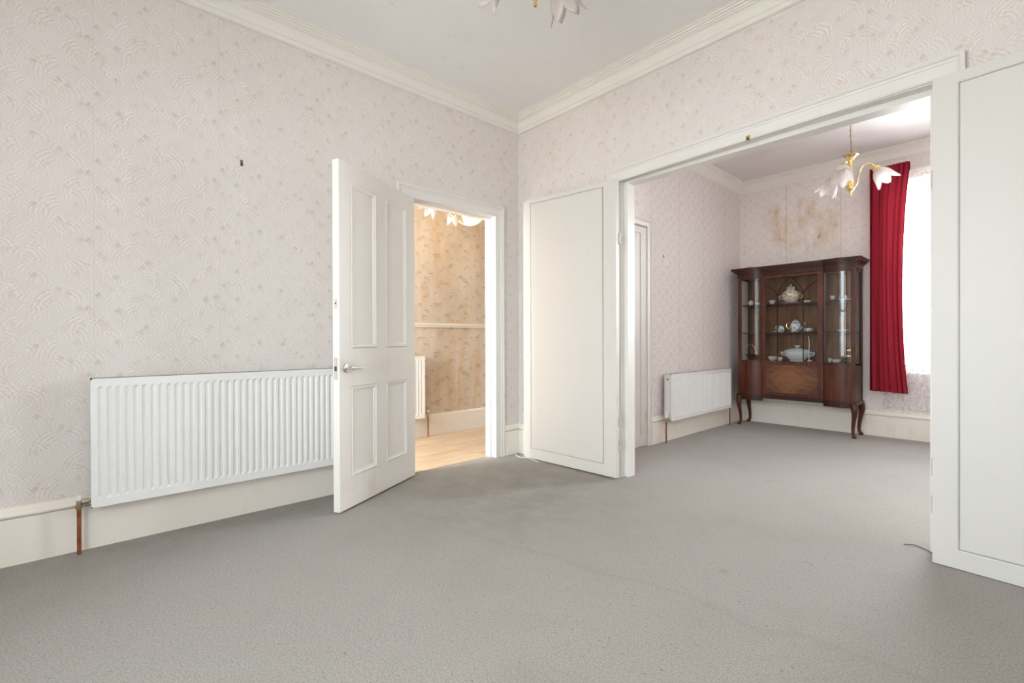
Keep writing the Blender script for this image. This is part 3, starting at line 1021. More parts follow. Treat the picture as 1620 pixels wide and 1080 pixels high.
radiator((0, -2.15, 0.0), -2.850, -1.45, 0.212, 0.822, 0.038, 0.100, 'long white ribbed radiator on the fan-papered left wall', 40, 0.0333, True,
         [(-2.892, -2.85, 0.243), (-1.40, -1.45, 0.243)])
radiator((XB, 1.98, 0.0), 1.310, 2.660, 0.212, 0.662, 0.668, 0.740, 'low white radiator beside the display cabinet in the back room', 40, 0.0333, True,
         [(1.280, 1.31, 0.235), (2.700, 2.66, 0.235)], trv=True, cap=True)
radiator((HX0, -0.9, 0.0), -1.50, -0.298, 0.207, 0.837, HX0 + 0.040, HX0 + 0.100, 'white radiator in the hall half hidden by the open door', 40, 0.0333, True,
         [(-0.243, -0.298, 0.245)])


# ------------------------------------------------------------------ tulip chandeliers
def tulip_profile(n_pet=6, seg=6, rows=9):
    """flower shade, opening along -Z from its neck at origin"""
    vs, fs = [], []
    N = n_pet * seg
    for i in range(rows):
        t = i / (rows - 1)
        for k in range(N):
            ph = (k % seg) / seg
            a = 2 * pi * k / N
            peak = 1 - abs(ph - 0.5) * 2          # 1 in petal middle
            ln = 0.098 + 0.050 * (peak ** 0.8)
            r = 0.020 + 0.046 * sin(min(1, t * 1.35) * pi / 2) + 0.030 * max(0, t - 0.55) ** 1.3 * (0.4 + 1.4 * peak)
            r *= 1 + 0.05 * cos(2 * pi * (ph - 0.5)) * min(1, t * 2)
            vs.append((r * cos(a), r * sin(a), -t * ln))
    for i in range(rows - 1):
        for k in range(N):
            k2 = (k + 1) % N
            fs.append((i * N + k, i * N + k2, (i + 1) * N + k2, (i + 1) * N + k))
    return vs, fs


TULIP = tulip_profile()


def chandelier(loc, zbot, ang0, label, group=None, arms=3, fin=True):
    """loc: ceiling point; zbot: height of the finial tip"""
    e = empty('chandelier', loc, 0, label, 'chandelier')
    zc = loc[2]
    b = zbot - zc
    MB().lathe([(0, 0), (0.055, 0), (0.052, -0.012), (0.030, -0.030), (0.010, -0.036), (0, -0.036)], n=24).build('ceiling_rose', M_BRASS, e, smooth=True)
    ch = MB()
    ztop, zend = -0.034, b + 0.325
    nl = max(2, int((ztop - zend) / 0.026))
    for i in range(nl):
        zc_ = ztop - (i + 0.5) * (ztop - zend) / nl
        hl = (ztop - zend) / nl * 0.62
        pts = []
        for k in range(10):
            a = 2 * pi * k / 10
            q = (0.008 * cos(a), hl * sin(a))
            pts.append((q[0], 0, zc_ + q[1]) if i % 2 else (0, q[0], zc_ + q[1]))
        ch.tube(pts, 0.0018, 5, closed=True)
    ch.build('chain', M_BRASSDULL, e, smooth=True)
    MB().tube([(0.004, 0.003, ztop), (-0.004, 0.004, (ztop + zend) / 2), (0.003, 0, zend)], 0.0025, 6).build('flex', M_CORD, e)
    MB().lathe([(0, b + 0.330), (0.006, b + 0.328), (0.048, b + 0.322), (0.050, b + 0.318), (0.034, b + 0.308), (0.022, b + 0.290), (0.016, b + 0.275), (0.014, b + 0.262), (0, b + 0.262)], n=24).build('cup', M_BRASS, e, smooth=True)
    MB().lathe([(0, b + 0.270), (0.013, b + 0.268), (0.013, b + 0.120), (0.017, b + 0.112), (0.013, b + 0.100), (0.022, b + 0.086), (0.028, b + 0.066), (0.022, b + 0.048), (0.012, b + 0.040), (0.010, b + 0.030)] if fin else [(0, b + 0.270), (0.013, b + 0.268), (0.016, b + 0.09), (0, b + 0.085)], n=20).build('stem', M_BRASS, e, smooth=True)
    if fin:
        MB().lathe([(0.010, b + 0.034), (0.006, b + 0.024), (0.009, b + 0.014), (0.007, b + 0.004), (0, b)], n=14).build('finial', M_BRASS, e, smooth=True)
    for k in range(arms):
        a = ang0 + 2 * pi * k / arms
        ca, sa = cos(a), sin(a)
        path = []
        for r, z in ((0.018, 0.066), (0.030, 0.072), (0.042, 0.100), (0.050, 0.150), (0.062, 0.200), (0.088, 0.234), (0.120, 0.240), (0.146, 0.226), (0.162, 0.204)):
            path.append((r * ca, r * sa, b + z))
        # smooth
        P = [Vector(p) for p in path]
        fine = []
        for i in range(len(P) - 1):
            p0, p1, p2, p3 = P[max(i - 1, 0)], P[i], P[i + 1], P[min(i + 2, len(P) - 1)]
            for s in range(4):
                t = s / 4
                fine.append(0.5 * ((2 * p1) + (-p0 + p2) * t + (2 * p0 - 5 * p1 + 4 * p2 - p3) * t * t + (-p0 + 3 * p1 - 3 * p2 + p3) * t ** 3))
        fine.append(P[-1])
        arm = MB().tube(fine, 0.0055, 8).build('arm', M_BRASS, e, smooth=True)
        tilt = radians(35)
        ax = Vector((sin(tilt) * ca, sin(tilt) * sa, -cos(tilt)))
        c0 = P[-1]
        MB().lathe([(0, -0.012), (0.014, -0.010), (0.027, 0.004), (0.030, 0.016), (0.026, 0.017), (0, 0.012)], c0, 16, ax).build('lamp_holder', M_BRASS, arm, smooth=True)
        q = Vector((0, 0, -1)).rotation_difference(ax)
        vs = [(q @ Vector(v)) + c0 + ax * 0.010 for v in TULIP[0]]
        sh = MB().add(vs, TULIP[1]).build('shade', M_TULIP, e, smooth=True, angle=80)
        so = sh.modifiers.new('thick', 'SOLIDIFY')
        so.thickness = 0.003
        MB().lathe([(0, 0.014), (0.013, 0.018), (0.013, 0.05), (0.017, 0.07), (0.012, 0.092), (0, 0.10)], c0, 12, ax).build('bulb', M_CERAMIC, arm, smooth=True)
    return e


ax_img = YAW
chandelier((1.595, -1.386, H), 2.470, ax_img + radians(47.5), 'brass chandelier with frosted tulip shades, front room ceiling')
chandelier((2.113, 1.60, H), 2.122, ax_img - radians(20), 'brass tulip chandelier on a chain in front of the red curtain')

# hall lamps
hl = empty('pendant_lamp', (-0.59, -0.10, H), 0, 'glowing round crackle-glass globe pendant in the hall', 'lamp')
prof = [(0.155 * sin(pi * i / 20), 0.155 * -cos(pi * i / 20)) for i in range(21)]
MB().lathe([(max(r, 0.0), z + 2.262 - H) for r, z in prof], n=32).build('globe', M_GLOBE, hl, smooth=True)
MB().lathe([(0, 0), (0.05, 0), (0.05, -0.02), (0.012, -0.035), (0.008, -0.04), (0.008, -0.46), (0.04, -0.47), (0.04, -0.49), (0, -0.49)], n=20).build('rod', M_BRASS, hl, smooth=True)
chandelier((-0.34, -0.47, H), 2.010, radians(20), 'tulip-shaded light just showing under the hall door head', fin=False)

# ------------------------------------------------------------------ curtain, rail, net
cm = MB()
NX, NZ = 96, 40
ct, cb = 2.715, 0.474
vs, fs = [], []
rndp = [random.uniform(-0.4, 0.4) for _ in range(20)]
for i in range(NX + 1):
    s = i / NX
    for k in range(NZ + 1):
        t = k / NZ
        z = cb + (ct - cb) * t - 0.012 * (1 - t) * s
        xl = 1.955
        xr = 2.268 - 0.045 * sin(pi * min(1, max(0, (t - 0.02) / 0.96))) ** 0.7 + 0.012 * t * t
        x = xl + (xr - xl) * s
        sw = s + 0.030 * sin(2 * pi * 2.3 * s + 0.6) + 0.016 * sin(2 * pi * 5.1 * s + 1.9) + 0.010 * sin(4 * t + 7 * s)
        ph = 2 * pi * 6.5 * sw
        q = sin(ph)
        amp = (0.020 + 0.010 * sin(9 * s + 0.5)) * (1.15 - 0.30 * t)
        y = 3.070 + amp * (1 - 2 * abs(cos(ph / 2)) ** 0.55) + 0.004 * sin(3 * ph + 5 * t)
        x += 0.007 * sin(ph) * (1 - 0.3 * t)
        vs.append((x, y, z))
for i in range(NX):
    for k in range(NZ):
        a = i * (NZ + 1) + k
        fs.append((a, a + NZ + 1, a + NZ + 2, a + 1))
oc = (2.1, 3.07, cb)
cu = empty('curtain', oc, 0, 'long crimson pleated curtain hanging beside the bright window', 'curtain')
cl = cm.add(vs, fs).build('drape', M_CURTAIN, cu, oc, smooth=True, angle=180)
hm = MB()
hv, hf_ = [], []
for i in range(NX + 1):
    x, y, z = vs[i * (NZ + 1) + NZ]
    hv += [(x, y - 0.004, z - 0.075), (x, y - 0.006, z - 0.03), (x, y - 0.004, z + 0.004)]
for i in range(NX):
    for k in range(2):
        hf_.append((i * 3 + k, i * 3 + 3 + k, i * 3 + 4 + k, i * 3 + k + 1))
hm.add(hv, hf_).build('heading_tape', M_CURTAIN, cu, oc, smooth=True, angle=180)

cr = empty('curtain_rail', (2.7, 3.13, 2.62), 0, 'white curtain rail board above the bright window', 'curtain rail')
orr = (2.7, 3.13, 2.62)
MB().box((1.97, 3.118, 2.615), (3.45, 3.19, 2.672)).build('batten', M_TRIM, cr, orr, bevel=0.004)
MB().box((1.97, 3.100, 2.628), (3.45, 3.118, 2.648)).build('track', M_PLASTIC, cr, orr, bevel=0.003)

nm = MB()
NX2, NZ2 = 150, 20
vs, fs = [], []
for i in range(NX2 + 1):
    s = i / NX2
    for k in range(NZ2 + 1):
        t = k / NZ2
        vs.append((2.052 + 1.33 * s, 3.142 + 0.009 * sin(2 * pi * 21 * s + 1.2 * sin(9 * s) + 0.6 * t) * (1 - 0.6 * t), 0.287 + 2.325 * t + 0.006 * sin(14 * s) * (1 - t)))
for i in range(NX2):
    for k in range(NZ2):
        a = i * (NZ2 + 1) + k
        fs.append((a, a + NZ2 + 1, a + NZ2 + 2, a + 1))
tag(nm.add(vs, fs).build('net_curtain', M_NET, None, (0, 0, 0), smooth=True, angle=180), 'sheer white net curtain covering the back window to below its sill', 'curtain')

# ------------------------------------------------------------------ display cabinet
CO = (1.312, 2.98, 0.0)
cab = empty('display_cabinet', CO, 0, 'dark mahogany bow-fronted glazed display cabinet on cabriole legs', 'cabinet')
X0c, X1c = 0.742, 1.884           # carcass ends
DXL, DXR = 1.004, 1.606           # centre door
YBK = 3.150                       # back
YD, YP = 2.846, 2.834             # door plane, corner posts
ZB, ZM, ZT = 0.345, 0.745, 1.765  # carcass bottom, glass bottom, top of frieze base


def bow(t):
    """y along a wing, t=0 at the door, 1 at the post"""
    return YD + (YP - YD) * t - 0.026 * sin(pi * min(1, t * 1.02)) ** 0.70


def wing(side, n=14, off=0.0, ya=0.0):
    pts = []
    xa, xb = (DXR, X1c - 0.036) if side > 0 else (DXL, X0c + 0.036)
    for i in range(n + 1):
        t = i / n
        pts.append((xa + (xb - xa) * t, bow(t) - off))
    return pts


def plan(off):
    """closed outline (front from left to right, then back), grown by off to front and sides"""
    L = [(X0c - off, YBK), (X0c - off, YP - off), (X0c + 0.036, YP - off)]
    L += list(reversed(wing(-1, off=off)))[1:]
    L += [(DXL + 0.004, YD - off), (DXR - 0.004, YD - off)]
    L += wing(1, off=off)[:-1]
    L += [(X1c - 0.036, YP - off), (X1c + off, YP - off), (X1c + off, YBK)]
    return L


def cpart(name, mb, mat, smooth=False, parent=cab, **kw):
    return mb.build(name, mat, parent, CO, smooth=smooth, **kw)


# cornice: stacked grown outlines
cm = MB()
for off, za, zb in ((0.004, ZT - 0.052, ZT - 0.012), (0.010, ZT - 0.012, ZT - 0.002), (0.022, ZT - 0.002, ZT + 0.012), (0.036, ZT + 0.012, ZT + 0.026), (0.052, ZT + 0.026, ZT + 0.040), (0.058, ZT + 0.040, ZT + 0.052)):
    cm.prism(plan(off), za, zb)
cpart('cornice_moulding', cm, M_MAHOG)
cpart('base_board', MB().prism(plan(-0.004), ZB + 0.010, ZB + 0.035), M_MAHOG)
bm_ = MB()
for off, za, zb in ((0.004, ZB + 0.012, ZB + 0.024), (0.012, ZB - 0.006, ZB + 0.012), (0.005, ZB - 0.016, ZB - 0.006)):
    bm_.prism(plan(off), za, zb)
cpart('base_moulding', bm_, M_MAHOG)
cpart('glass_floor_board', MB().prism(plan(-0.006), ZM - 0.016, ZM + 0.004), M_MAHOG)
for zs in (1.393, 1.075):
    s = cpart('shelf', MB().prism(plan(-0.016), zs - 0.010, zs), M_MAHOG)
cpart('back_panel', MB().box((X0c + 0.01, YBK - 0.012, ZB), (X1c - 0.01, YBK, ZT)), M_BACKING)
for xa, ya in ((X0c, YP), (X1c - 0.036, YP), (X0c, YBK - 0.034), (X1c - 0.036, YBK - 0.034)):
    cpart('corner_post', MB().box((xa, ya, ZB), (xa + 0.036, ya + 0.034, ZT - 0.03)), M_MAHOG_R if ya == YP else M_MAHOG, bevel=0.003)
# ends: solid below, glass above
for xa in (X0c + 0.006, X1c - 0.018):
    cpart('side_base_panel', MB().box((xa, YP + 0.034, ZB), (xa + 0.012, YBK - 0.034, ZM)), M_MAHOG)
    cpart('side_pane', MB().box((xa + 0.004, YP + 0.034, ZM), (xa + 0.008, YBK - 0.034, ZT - 0.05)), M_CABGLASS)
    cpart('side_top_rail', MB().box((xa, YP + 0.034, ZT - 0.075), (xa + 0.012, YBK - 0.034, ZT - 0.05)), M_MAHOG)


def ribbon(pts, z0, z1, th):
    m = MB()
    n = len(pts)
    vs = [(x, y, z) for z in (z0, z1) for x, y in pts] + [(x, y + th, z) for z in (z0, z1) for x, y in pts]
    fs = []
    for i in range(n - 1):
        fs += [(i, i + 1, n + i + 1, n + i), (2 * n + i, 3 * n + i, 3 * n + i + 1, 2 * n + i + 1), (i, 2 * n + i, 2 * n + i + 1, i + 1), (n + i, n + i + 1, 3 * n + i + 1, 3 * n + i)]
    fs += [(0, n, 3 * n, 2 * n), (n - 1, 2 * n + n - 1, 3 * n + n - 1, n + n - 1)]
    return m.add(vs, fs)


for sd in (-1, 1):
    pts = wing(sd, 16)
    cpart('bow_pane', ribbon(pts, ZM, ZT - 0.060, 0.004), M_BOWGLASS if sd > 0 else M_CABGLASS, True, angle=60)
    cpart('bow_base_panel', ribbon(pts, ZB, ZM - 0.010, 0.014), M_MAHOG_R, True, angle=60)
    cpart('bow_rail', ribbon([(x, y - 0.003) for x, y in pts], ZM - 0.014, ZM + 0.012, 0.016), M_MAHOG, True, angle=60)
    cpart('bow_rail', ribbon([(x, y - 0.002) for x, y in pts], ZT - 0.078, ZT - 0.045, 0.016), M_MAHOG, True, angle=60)
# inner uprights behind the door stiles
for xa in (DXL - 0.016, DXR):
    cpart('upright', MB().box((xa, YD - 0.002, ZB), (xa + 0.016, YD + 0.03, ZT - 0.03)), M_MAHOG)

# centre door with glazing bars and a flame panel
DZ0, DZ1 = ZB + 0.026, ZT - 0.055
gx0, gx1, gz0, gz1 = DXL + 0.036, DXR - 0.050, ZM + 0.012, DZ1 - 0.028
px0, px1, pz0, pz1 = DXL + 0.036, DXR - 0.050, DZ0 + 0.034, ZM - 0.030
fr = frame_with_holes(DXR - DXL, DZ1 - DZ0, [(gx0 - DXL, gx1 - DXL, gz0 - DZ0, gz1 - DZ0), (px0 - DXL, px1 - DXL, pz0 - DZ0, pz1 - DZ0)], 0, 0.022)
fr.v = [(x + DXL, y + YD - 0.008, z + DZ0) for x, y, z in fr.v]
dr = cpart('door', fr, M_MAHOG_R, bevel=0.002)
cpart('pane', MB().box((gx0 - 0.004, YD + 0.002, gz0 - 0.004), (gx1 + 0.004, YD + 0.006, gz1 + 0.004)), M_CABGLASS, parent=dr)
cpart('flame_panel', MB().box((px0 - 0.003, YD - 0.003, pz0 - 0.003), (px1 + 0.003, YD + 0.008, pz1 + 0.003)), M_FLAME, parent=dr)['label'] = 'flame-figured mahogany panel'
gb = MB()
yb = YD - 0.003
xl, xr_ = gx0 + 0.25 * (gx1 - gx0), gx0 + 0.74 * (gx1 - gx0)
xc = (xl + xr_) / 2
zsp = 1.475


def bar(pts):
    gb.tube([(x, yb, z) for x, z in pts], 0.0055, 6)


for xv in (xl, xr_):
    bar([(xv, gz0), (xv, 1.1), (xv, zsp)])


def ogee(xa, xb, za, zb):
    P = []
    for i in range(13):
        t = i / 12
        P.append((xa + (xb - xa) * (0.5 - 0.5 * cos(pi * t)) if t < 0 else xa + (xb - xa) * (t ** 1.35 * 0.75 + 0.25 * (3 * t * t - 2 * t ** 3)), za + (zb - za) * (t ** 0.75)))
    bar(P)


ogee(xl, gx0, zsp, 1.600)
ogee(xl, xc, zsp, gz1)
ogee(xr_, xc, zsp, gz1)
ogee(xr_, gx1, zsp, 1.625)
cpart('glazing_bars', gb, M_EBON, True, parent=dr)
cpart('escutcheon', MB().lathe([(0, 0), (0.008, 0), (0.007, 0.003), (0, 0.004)], (DXL + 0.020, YD - 0.008, 1.10), 12, (0, -1, 0)), M_RUST, parent=dr)

# cabriole legs
for xa, ya, dx, dy in ((X0c + 0.020, YP + 0.020, -0.7, -0.7), (X1c - 0.020, YP + 0.020, 0.7, -0.7), (X0c + 0.022, YBK - 0.030, -0.75, 0.0), (X1c - 0.022, YBK - 0.030, 0.9, 0.0)):
    pts, rad = [], []
    for z, of, r in ((ZB + 0.01, 0.0, 0.030), (0.325, 0.008, 0.034), (0.300, 0.016, 0.033), (0.270, 0.020, 0.028), (0.230, 0.017, 0.0235), (0.180, 0.008, 0.0195), (0.120, -0.002, 0.0165), (0.070, -0.006, 0.0145),
                     (0.040, -0.003, 0.0140), (0.024, 0.006, 0.0165), (0.014, 0.014, 0.0200), (0.005, 0.016, 0.0190), (0.0, 0.016, 0.0170)):
        pts.append((xa + dx * of, ya + dy * of, z))
        rad.append(r)
    cpart('leg', MB().tube(pts, rad, 12), M_MAHOG_R, True, angle=60)
cpart('apron', ribbon([(x, y + 0.002) for x, y in wing(1, 12)], ZB - 0.045, ZB - 0.012, 0.014), M_MAHOG, True)
cpart('apron', ribbon([(x, y + 0.002) for x, y in wing(-1, 12)], ZB - 0.045, ZB - 0.012, 0.014), M_MAHOG, True)

# ------------------------------------------------------------------ china in the cabinet
S1, S2, S0 = 1.3935, 1.0755, ZM + 0.0045
YC = 3.00


def thing(name, x, y, z, label, cat, group=None):
    return empty(name, (x, y, z), 0, label, cat, group)


def lat(name, e, prof, mat, n=24, c=(0, 0, 0), axis=(0, 0, 1), sx=1, sy=1):
    return MB().lathe(prof, c, n, axis, sx, sy).build(name, mat, e, smooth=True, angle=50)


def loop(name, e, pts, r, mat):
    P = [Vector(p) for p in pts]
    fine = []
    for i in range(len(P) - 1):
        p0, p1, p2, p3 = P[max(i - 1, 0)], P[i], P[i + 1], P[min(i + 2, len(P) - 1)]
        for s in range(5):
            t = s / 5
            fine.append(0.5 * ((2 * p1) + (-p0 + p2) * t + (2 * p0 - 5 * p1 + 4 * p2 - p3) * t * t + (-p0 + 3 * p1 - 3 * p2 + p3) * t ** 3))
    fine.append(P[-1])
    return MB().tube(fine, r, 6).build(name, mat, e, smooth=True)


# top shelf: gilded tureen on its stand
t = thing('tureen', 1.253, YC, S1, 'tall gilded floral tureen with tiered lid on the top shelf', 'tureen')
lat('stand', t, [(0, 0), (0.070, 0), (0.100, 0.014), (0.104, 0.018), (0.098, 0.020), (0, 0.012)], M_CHINA_GILT)
lat('bowl', t, [(0, 0.012), (0.055, 0.014), (0.050, 0.026), (0.075, 0.045), (0.094, 0.075), (0.098, 0.100), (0.094, 0.104), (0, 0.104)], M_CHINA_GILT)
lat('gold_band', t, [(0.094, 0.096), (0.100, 0.098), (0.101, 0.106), (0.094, 0.108)], M_GOLD)
l = lat('lid', t, [(0.096, 0.106), (0.088, 0.122), (0.062, 0.140), (0.040, 0.158), (0.034, 0.166), (0.046, 0.176), (0.040, 0.186), (0.018, 0.198), (0, 0.200)], M_CHINA_GILT)
lat('finial', l, [(0.010, 0.196), (0.007, 0.206), (0.014, 0.220), (0.008, 0.232), (0, 0.238)], M_GOLD)
for s in (-1, 1):
    loop('handle', t, [(s * 0.092, 0, 0.090), (s * 0.112, 0, 0.098), (s * 0.118, 0, 0.078), (s * 0.106, 0, 0.060), (s * 0.088, 0, 0.060)], 0.005, M_GOLD)


def bowl_small(x, z, r, h, label, mat, group=None, y=YC, name='bowl', cat='bowl'):
    e = thing(name, x, y, z, label, cat, group)
    lat('body', e, [(0, 0), (r * 0.55, 0), (r * 0.5, h * 0.12), (r * 0.85, h * 0.45), (r, h), (r * 0.92, h), (r * 0.75, h * 0.5), (0, h * 0.2)], mat)
    lat('foot_ring', e, [(r * 0.58, 0.0), (r * 0.60, h * 0.06), (r * 0.5, h * 0.14)], mat)
    return e


def cup(x, z, r, h, label, mat, hmat, side=1, group=None, y=YC, saucer=True):
    e = thing('teacup', x, y, z, label, 'cup', group)
    b = 0.0
    if saucer:
        lat('saucer', e, [(0, 0), (r * 0.8, 0), (r * 1.55, h * 0.16), (r * 1.58, h * 0.2), (r * 0.8, h * 0.08), (0, h * 0.06)], mat)
        b = h * 0.07
    lat('body', e, [(0, b), (r * 0.55, b), (r * 0.6, b + h * 0.1), (r * 0.9, b + h * 0.5), (r, b + h), (r * 0.93, b + h), (r * 0.8, b + h * 0.5), (0, b + h * 0.15)], mat)
    loop('handle', e, [(side * r * 0.92, 0, b + h * 0.8), (side * r * 1.45, 0, b + h * 0.78), (side * r * 1.4, 0, b + h * 0.4), (side * r * 0.85, 0, b + h * 0.3)], r * 0.09, hmat)
    return e


bowl_small(1.060, S1, 0.034, 0.050, 'small plain white bowl left of the gilded tureen', M_CERAMIC)
e = thing('trinket_box', 1.418, YC, S1, 'small gilt trinket box right of the gilded tureen', 'trinket')
lat('body', e, [(0, 0), (0.034, 0), (0.038, 0.012), (0.036, 0.028), (0, 0.028)], M_CHINA_GILT)
l = lat('lid', e, [(0.037, 0.028), (0.030, 0.042), (0.014, 0.050), (0, 0.051)], M_GOLD)
lat('knob', l, [(0.005, 0.050), (0.009, 0.058), (0.004, 0.066), (0, 0.068)], M_GOLD, 12)
e = bowl_small(0.826, S1, 0.030, 0.044, 'white lidded sugar pot in the left wing, upper shelf', M_CERAMIC, name='sugar_pot', cat='pot')
lat('lid', e, [(0.029, 0.044), (0.020, 0.056), (0.006, 0.060), (0.007, 0.068), (0, 0.070)], M_CERAMIC)
bowl_small(0.905, S1, 0.026, 0.030, 'low grey dish beside the white sugar pot', M_CHINA_GREY, name='dish', cat='dish')

# middle shelf
t = thing('teapot', 1.300, YC, S2, 'grey-flowered white teapot with gold knob on the middle shelf', 'teapot')
lat('body', t, [(0, 0), (0.042, 0), (0.044, 0.006), (0.056, 0.030), (0.058, 0.060), (0.048, 0.092), (0.036, 0.108), (0.034, 0.112), (0, 0.112)], M_CHINA_GREY)
l = lat('lid', t, [(0.036, 0.112), (0.028, 0.124), (0.010, 0.132), (0, 0.133)], M_CHINA_GREY)
lat('knob', l, [(0.005, 0.130), (0.010, 0.142), (0.006, 0.152), (0, 0.155)], M_GOLD, 12)
loop('spout', t, [(0.052, 0, 0.040), (0.074, 0, 0.060), (0.082, 0, 0.088), (0.096, 0, 0.102)], 0.007, M_CHINA_GREY)
loop('handle', t, [(-0.046, 0, 0.096), (-0.076, 0, 0.106), (-0.092, 0, 0.080), (-0.080, 0, 0.046), (-0.054, 0, 0.034)], 0.005, M_GOLD)
j = thing('milk_jug', 1.165, YC - 0.045, S2, 'small grey-flowered milk jug left of the teapot', 'jug')
lat('body', j, [(0, 0), (0.026, 0), (0.030, 0.012), (0.038, 0.034), (0.030, 0.056), (0.034, 0.072), (0.031, 0.072), (0.026, 0.056), (0, 0.050)], M_CHINA_GREY)
loop('handle', j, [(-0.030, 0, 0.062), (-0.050, 0, 0.066), (-0.052, 0, 0.040), (-0.036, 0, 0.026)], 0.004, M_CHINA_GREY)
cup(1.392, S2, 0.024, 0.036, 'flowered teacup right beside the teapot spout', M_CHINA_GREY, M_CERAMIC, 1)
cup(1.448, S2, 0.024, 0.038, 'flowered teacup nearest the door stile on the middle shelf', M_CHINA_GREY, M_CERAMIC, 1, y=YC - 0.055)
e = thing('candlestick', 1.380, 3.085, S2, 'slim gilt candlestick standing behind the teacups', 'candlestick')
lat('base', e, [(0, 0), (0.022, 0), (0.020, 0.006), (0.007, 0.012), (0, 0.012)], M_GOLD, 14)
lat('shaft', e, [(0.006, 0.010), (0.005, 0.060), (0.009, 0.066), (0.005, 0.072), (0.005, 0.100), (0.012, 0.108), (0.010, 0.116), (0, 0.116)], M_GOLD, 14)
e = thing('saucer', 1.095, YC + 0.03, S2, 'plain white saucer at the left of the middle shelf', 'saucer')
lat('rim', e, [(0.024, 0.002), (0.046, 0.014), (0.048, 0.017), (0.022, 0.006)], M_CERAMIC)
lat('well', e, [(0, 0), (0.026, 0), (0.024, 0.005), (0, 0.004)], M_CERAMIC)

# bottom
t = thing('soup_tureen', 1.318, YC, S0, 'large pale blue oval soup tureen with lid at the bottom', 'tureen')
lat('bowl', t, [(0, 0), (0.075, 0), (0.072, 0.012), (0.100, 0.036), (0.126, 0.070), (0.134, 0.098), (0.138, 0.112), (0.130, 0.114), (0, 0.112)], M_CHINA_SPOT, 32, sy=0.72)
l = lat('lid', t, [(0.136, 0.114), (0.128, 0.124), (0.090, 0.140), (0.040, 0.150), (0, 0.152)], M_CHINABLUE, 32, sy=0.72)
lat('knob', l, [(0.016, 0.148), (0.014, 0.160), (0.030, 0.170), (0.028, 0.178), (0, 0.180)], M_CHINABLUE, 18)
for s in (-1, 1):
    loop('handle', t, [(s * 0.126, 0, 0.086), (s * 0.154, 0, 0.104), (s * 0.164, 0, 0.092), (s * 0.148, 0, 0.072), (s * 0.120, 0, 0.062)], 0.007, M_CHINABLUE)
e = thing('ladle', 1.462, YC - 0.09, S0, 'white china ladle propped upright beside the blue tureen', 'ladle')
loop('handle', e, [(-0.004, 0.0, 0.008), (-0.006, 0, 0.10), (-0.003, 0, 0.20), (-0.010, 0, 0.278)], 0.004, M_CERAMIC)
lat('ladle_bowl', e, [(0, 0), (0.014, 0.002), (0.024, 0.014), (0.026, 0.022), (0.022, 0.020), (0, 0.006)], M_CERAMIC, 16)
bowl_small(1.068, S0, 0.050, 0.050, 'dark-flowered white bowl at the bottom left of the door', M_CHINA_DARK, y=2.98)
bowl_small(1.152, S0, 0.034, 0.046, 'dark-flowered small bowl between large bowl and blue tureen', M_CHINA_DARK, y=2.95)
bowl_small(1.545, S0, 0.032, 0.046, 'small white bowl right of the blue tureen', M_CERAMIC, y=3.03)
b = thing('basket', 0.832, YC - 0.02, S0, 'polished brass basket with hoop handle in the left wing', 'basket')
lat('body', b, [(0, 0), (0.034, 0), (0.036, 0.010), (0.042, 0.034), (0.060, 0.068), (0.066, 0.074), (0.056, 0.070), (0.036, 0.034), (0, 0.014)], M_BRASS)
loop('handle', b, [(-0.060, 0, 0.070), (-0.052, 0, 0.130), (-0.024, 0, 0.176), (0.0, 0, 0.186), (0.024, 0, 0.176), (0.052, 0, 0.130), (0.060, 0, 0.070)], 0.004, M_BRASS)

# right wing
e = thing('goblet', 1.650, YC, S1, 'little gilt goblet in the right wing, upper shelf', 'goblet')
lat('foot', e, [(0, 0), (0.020, 0), (0.018, 0.004), (0.005, 0.008), (0.004, 0.024), (0, 0.024)], M_GOLD, 16)
lat('bowl', e, [(0.004, 0.022), (0.020, 0.030), (0.026, 0.050), (0.023, 0.062), (0.020, 0.062), (0, 0.036)], M_CHINA_GILT, 18)
e = thing('dish', 1.770, YC, S1, 'white oval leaf dish with figurine, right wing upper shelf', 'dish')
lat('dish_body', e, [(0, 0), (0.040, 0), (0.062, 0.014), (0.064, 0.018), (0.040, 0.008), (0, 0.006)], M_CERAMIC, 24, sy=0.6)
lat('figurine', e, [(0, 0.006), (0.014, 0.008), (0.010, 0.024), (0.014, 0.034), (0.008, 0.044), (0.009, 0.054), (0, 0.062)], M_CERAMIC, 14)
e = thing('dish', 1.742, YC, S2, 'shallow white dish in the right wing, middle shelf', 'dish')
lat('dish_body', e, [(0, 0), (0.036, 0), (0.060, 0.016), (0.062, 0.020), (0.036, 0.008), (0, 0.006)], M_CERAMIC, 24, sy=0.7)
lat('foot_ring', e, [(0.036, 0), (0.038, 0.004), (0.030, 0.008)], M_CERAMIC, 24, sy=0.7)
e = thing('carriage_lantern', 1.800, YC - 0.03, S0, 'brass and dark lantern jug with handle in the right wing', 'lantern')
lat('body', e, [(0, 0), (0.036, 0), (0.038, 0.012), (0.028, 0.022), (0.034, 0.050), (0.034, 0.100), (0.024, 0.118), (0.028, 0.132), (0, 0.134)], M_RUST, 18)
lat('collar', e, [(0.026, 0.120), (0.031, 0.134), (0.024, 0.146), (0.010, 0.158), (0, 0.162)], M_BRASS, 18)
lat('band', e, [(0.034, 0.060), (0.037, 0.066), (0.037, 0.078), (0.034, 0.084)], M_BRASS, 18)
loop('handle', e, [(0.030, 0, 0.130), (0.056, 0, 0.136), (0.060, 0, 0.090), (0.050, 0, 0.052), (0.034, 0, 0.044)], 0.005, M_BRASS)
bowl_small(1.700, S0, 0.046, 0.036, 'low white leaf bowl beside the brass lantern jug', M_CERAMIC, y=2.93)
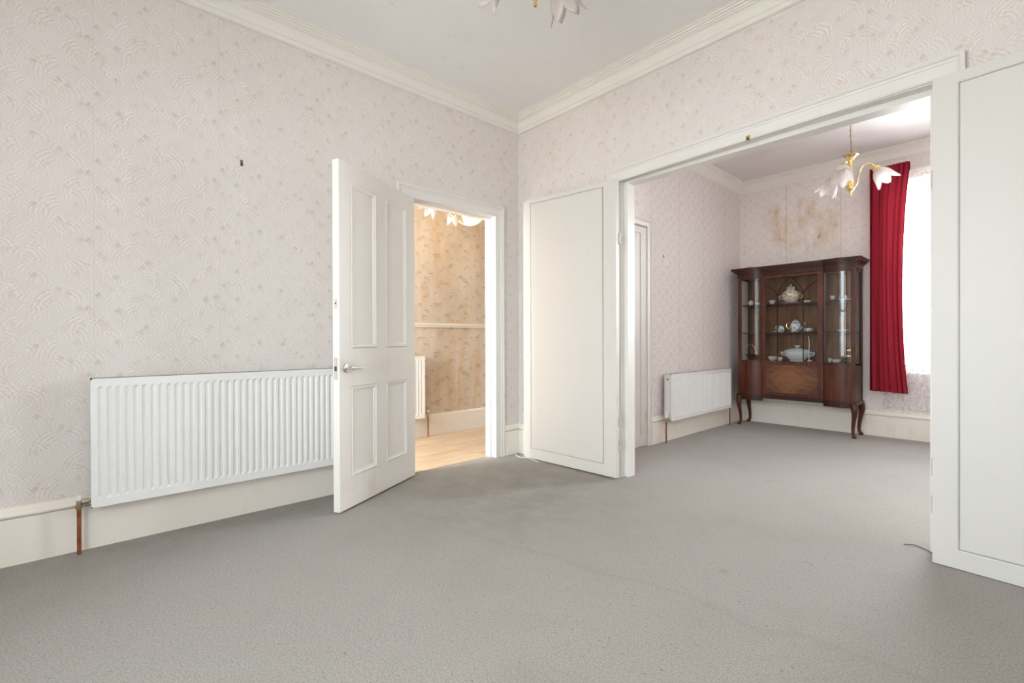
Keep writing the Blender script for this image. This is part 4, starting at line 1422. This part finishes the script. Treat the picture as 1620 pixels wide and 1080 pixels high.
bowl_small(1.640, S0, 0.020, 0.046, 'narrow white egg cup at the inner end of the right wing', M_CERAMIC, y=2.95, name='egg_cup', cat='cup')

# ------------------------------------------------------------------ small things on walls and floor
n_ = empty('picture_hook', (0, -2.191, 2.025), 0, 'small dark picture hook above the long radiator', 'hook')
MB().box((0.0, -0.006, -0.016), (0.003, 0.006, 0.018)).build('plate', M_RUST, n_, bevel=0.001)
MB().tube([(0.003, 0, -0.004), (0.012, 0, -0.016), (0.012, 0, -0.006)], 0.002, 6).build('prong', M_RUST, n_)
MB().lathe([(0, 0), (0.004, 0), (0.003, 0.003), (0, 0.004)], (0.003, 0, 0.010), 8, (1, 0, 0)).build('nail_head', M_BRASSDULL, n_)
n_ = empty('picture_hook', (XB, 1.356, 1.818), 0, 'small dark hook on the mauve wall above the low radiator', 'hook')
MB().box((0.0, -0.005, -0.012), (0.003, 0.005, 0.014)).build('plate', M_RUST, n_, bevel=0.001)
MB().tube([(0.003, 0, -0.004), (0.014, 0, -0.018), (0.014, 0, -0.008)], 0.002, 6).build('prong', M_RUST, n_)
n_ = empty('ball_catch', (1.968, -0.017, 2.162), 0, 'tiny brass ball catch on the head of the wide opening', 'catch')
MB().box((-0.012, -0.008, -0.014), (0.012, 0.0, 0.014)).build('catch_plate', M_BRASS, n_, bevel=0.002)
MB().lathe([(0, 0), (0.007, 0.0), (0.006, 0.006), (0, 0.009)], (0, -0.008, -0.004), 12, (0, -1, 0)).build('ball', M_RUST, n_, smooth=True)

tag(MB().tube([(2.655, 0.070, 0.003), (2.69, 0.088, 0.006), (2.715, 0.085, 0.004), (2.745, 0.062, 0.004), (2.772, 0.034, 0.003)], 0.0022, 6).build('cable', M_CORD), 'thin dark wire lying on the carpet by the right folding leaf', 'cable')
wc = MB()
wc.tube([(0.045, -0.075, 0.004), (0.09, -0.125, 0.008), (0.16, -0.135, 0.005), (0.22, -0.100, 0.006), (0.30, -0.115, 0.004), (0.37, -0.128, 0.004)], 0.004, 6)
tag(wc.build('cable', M_PLASTIC), 'white cable lying on the carpet in the corner under the folded leaf', 'cable')
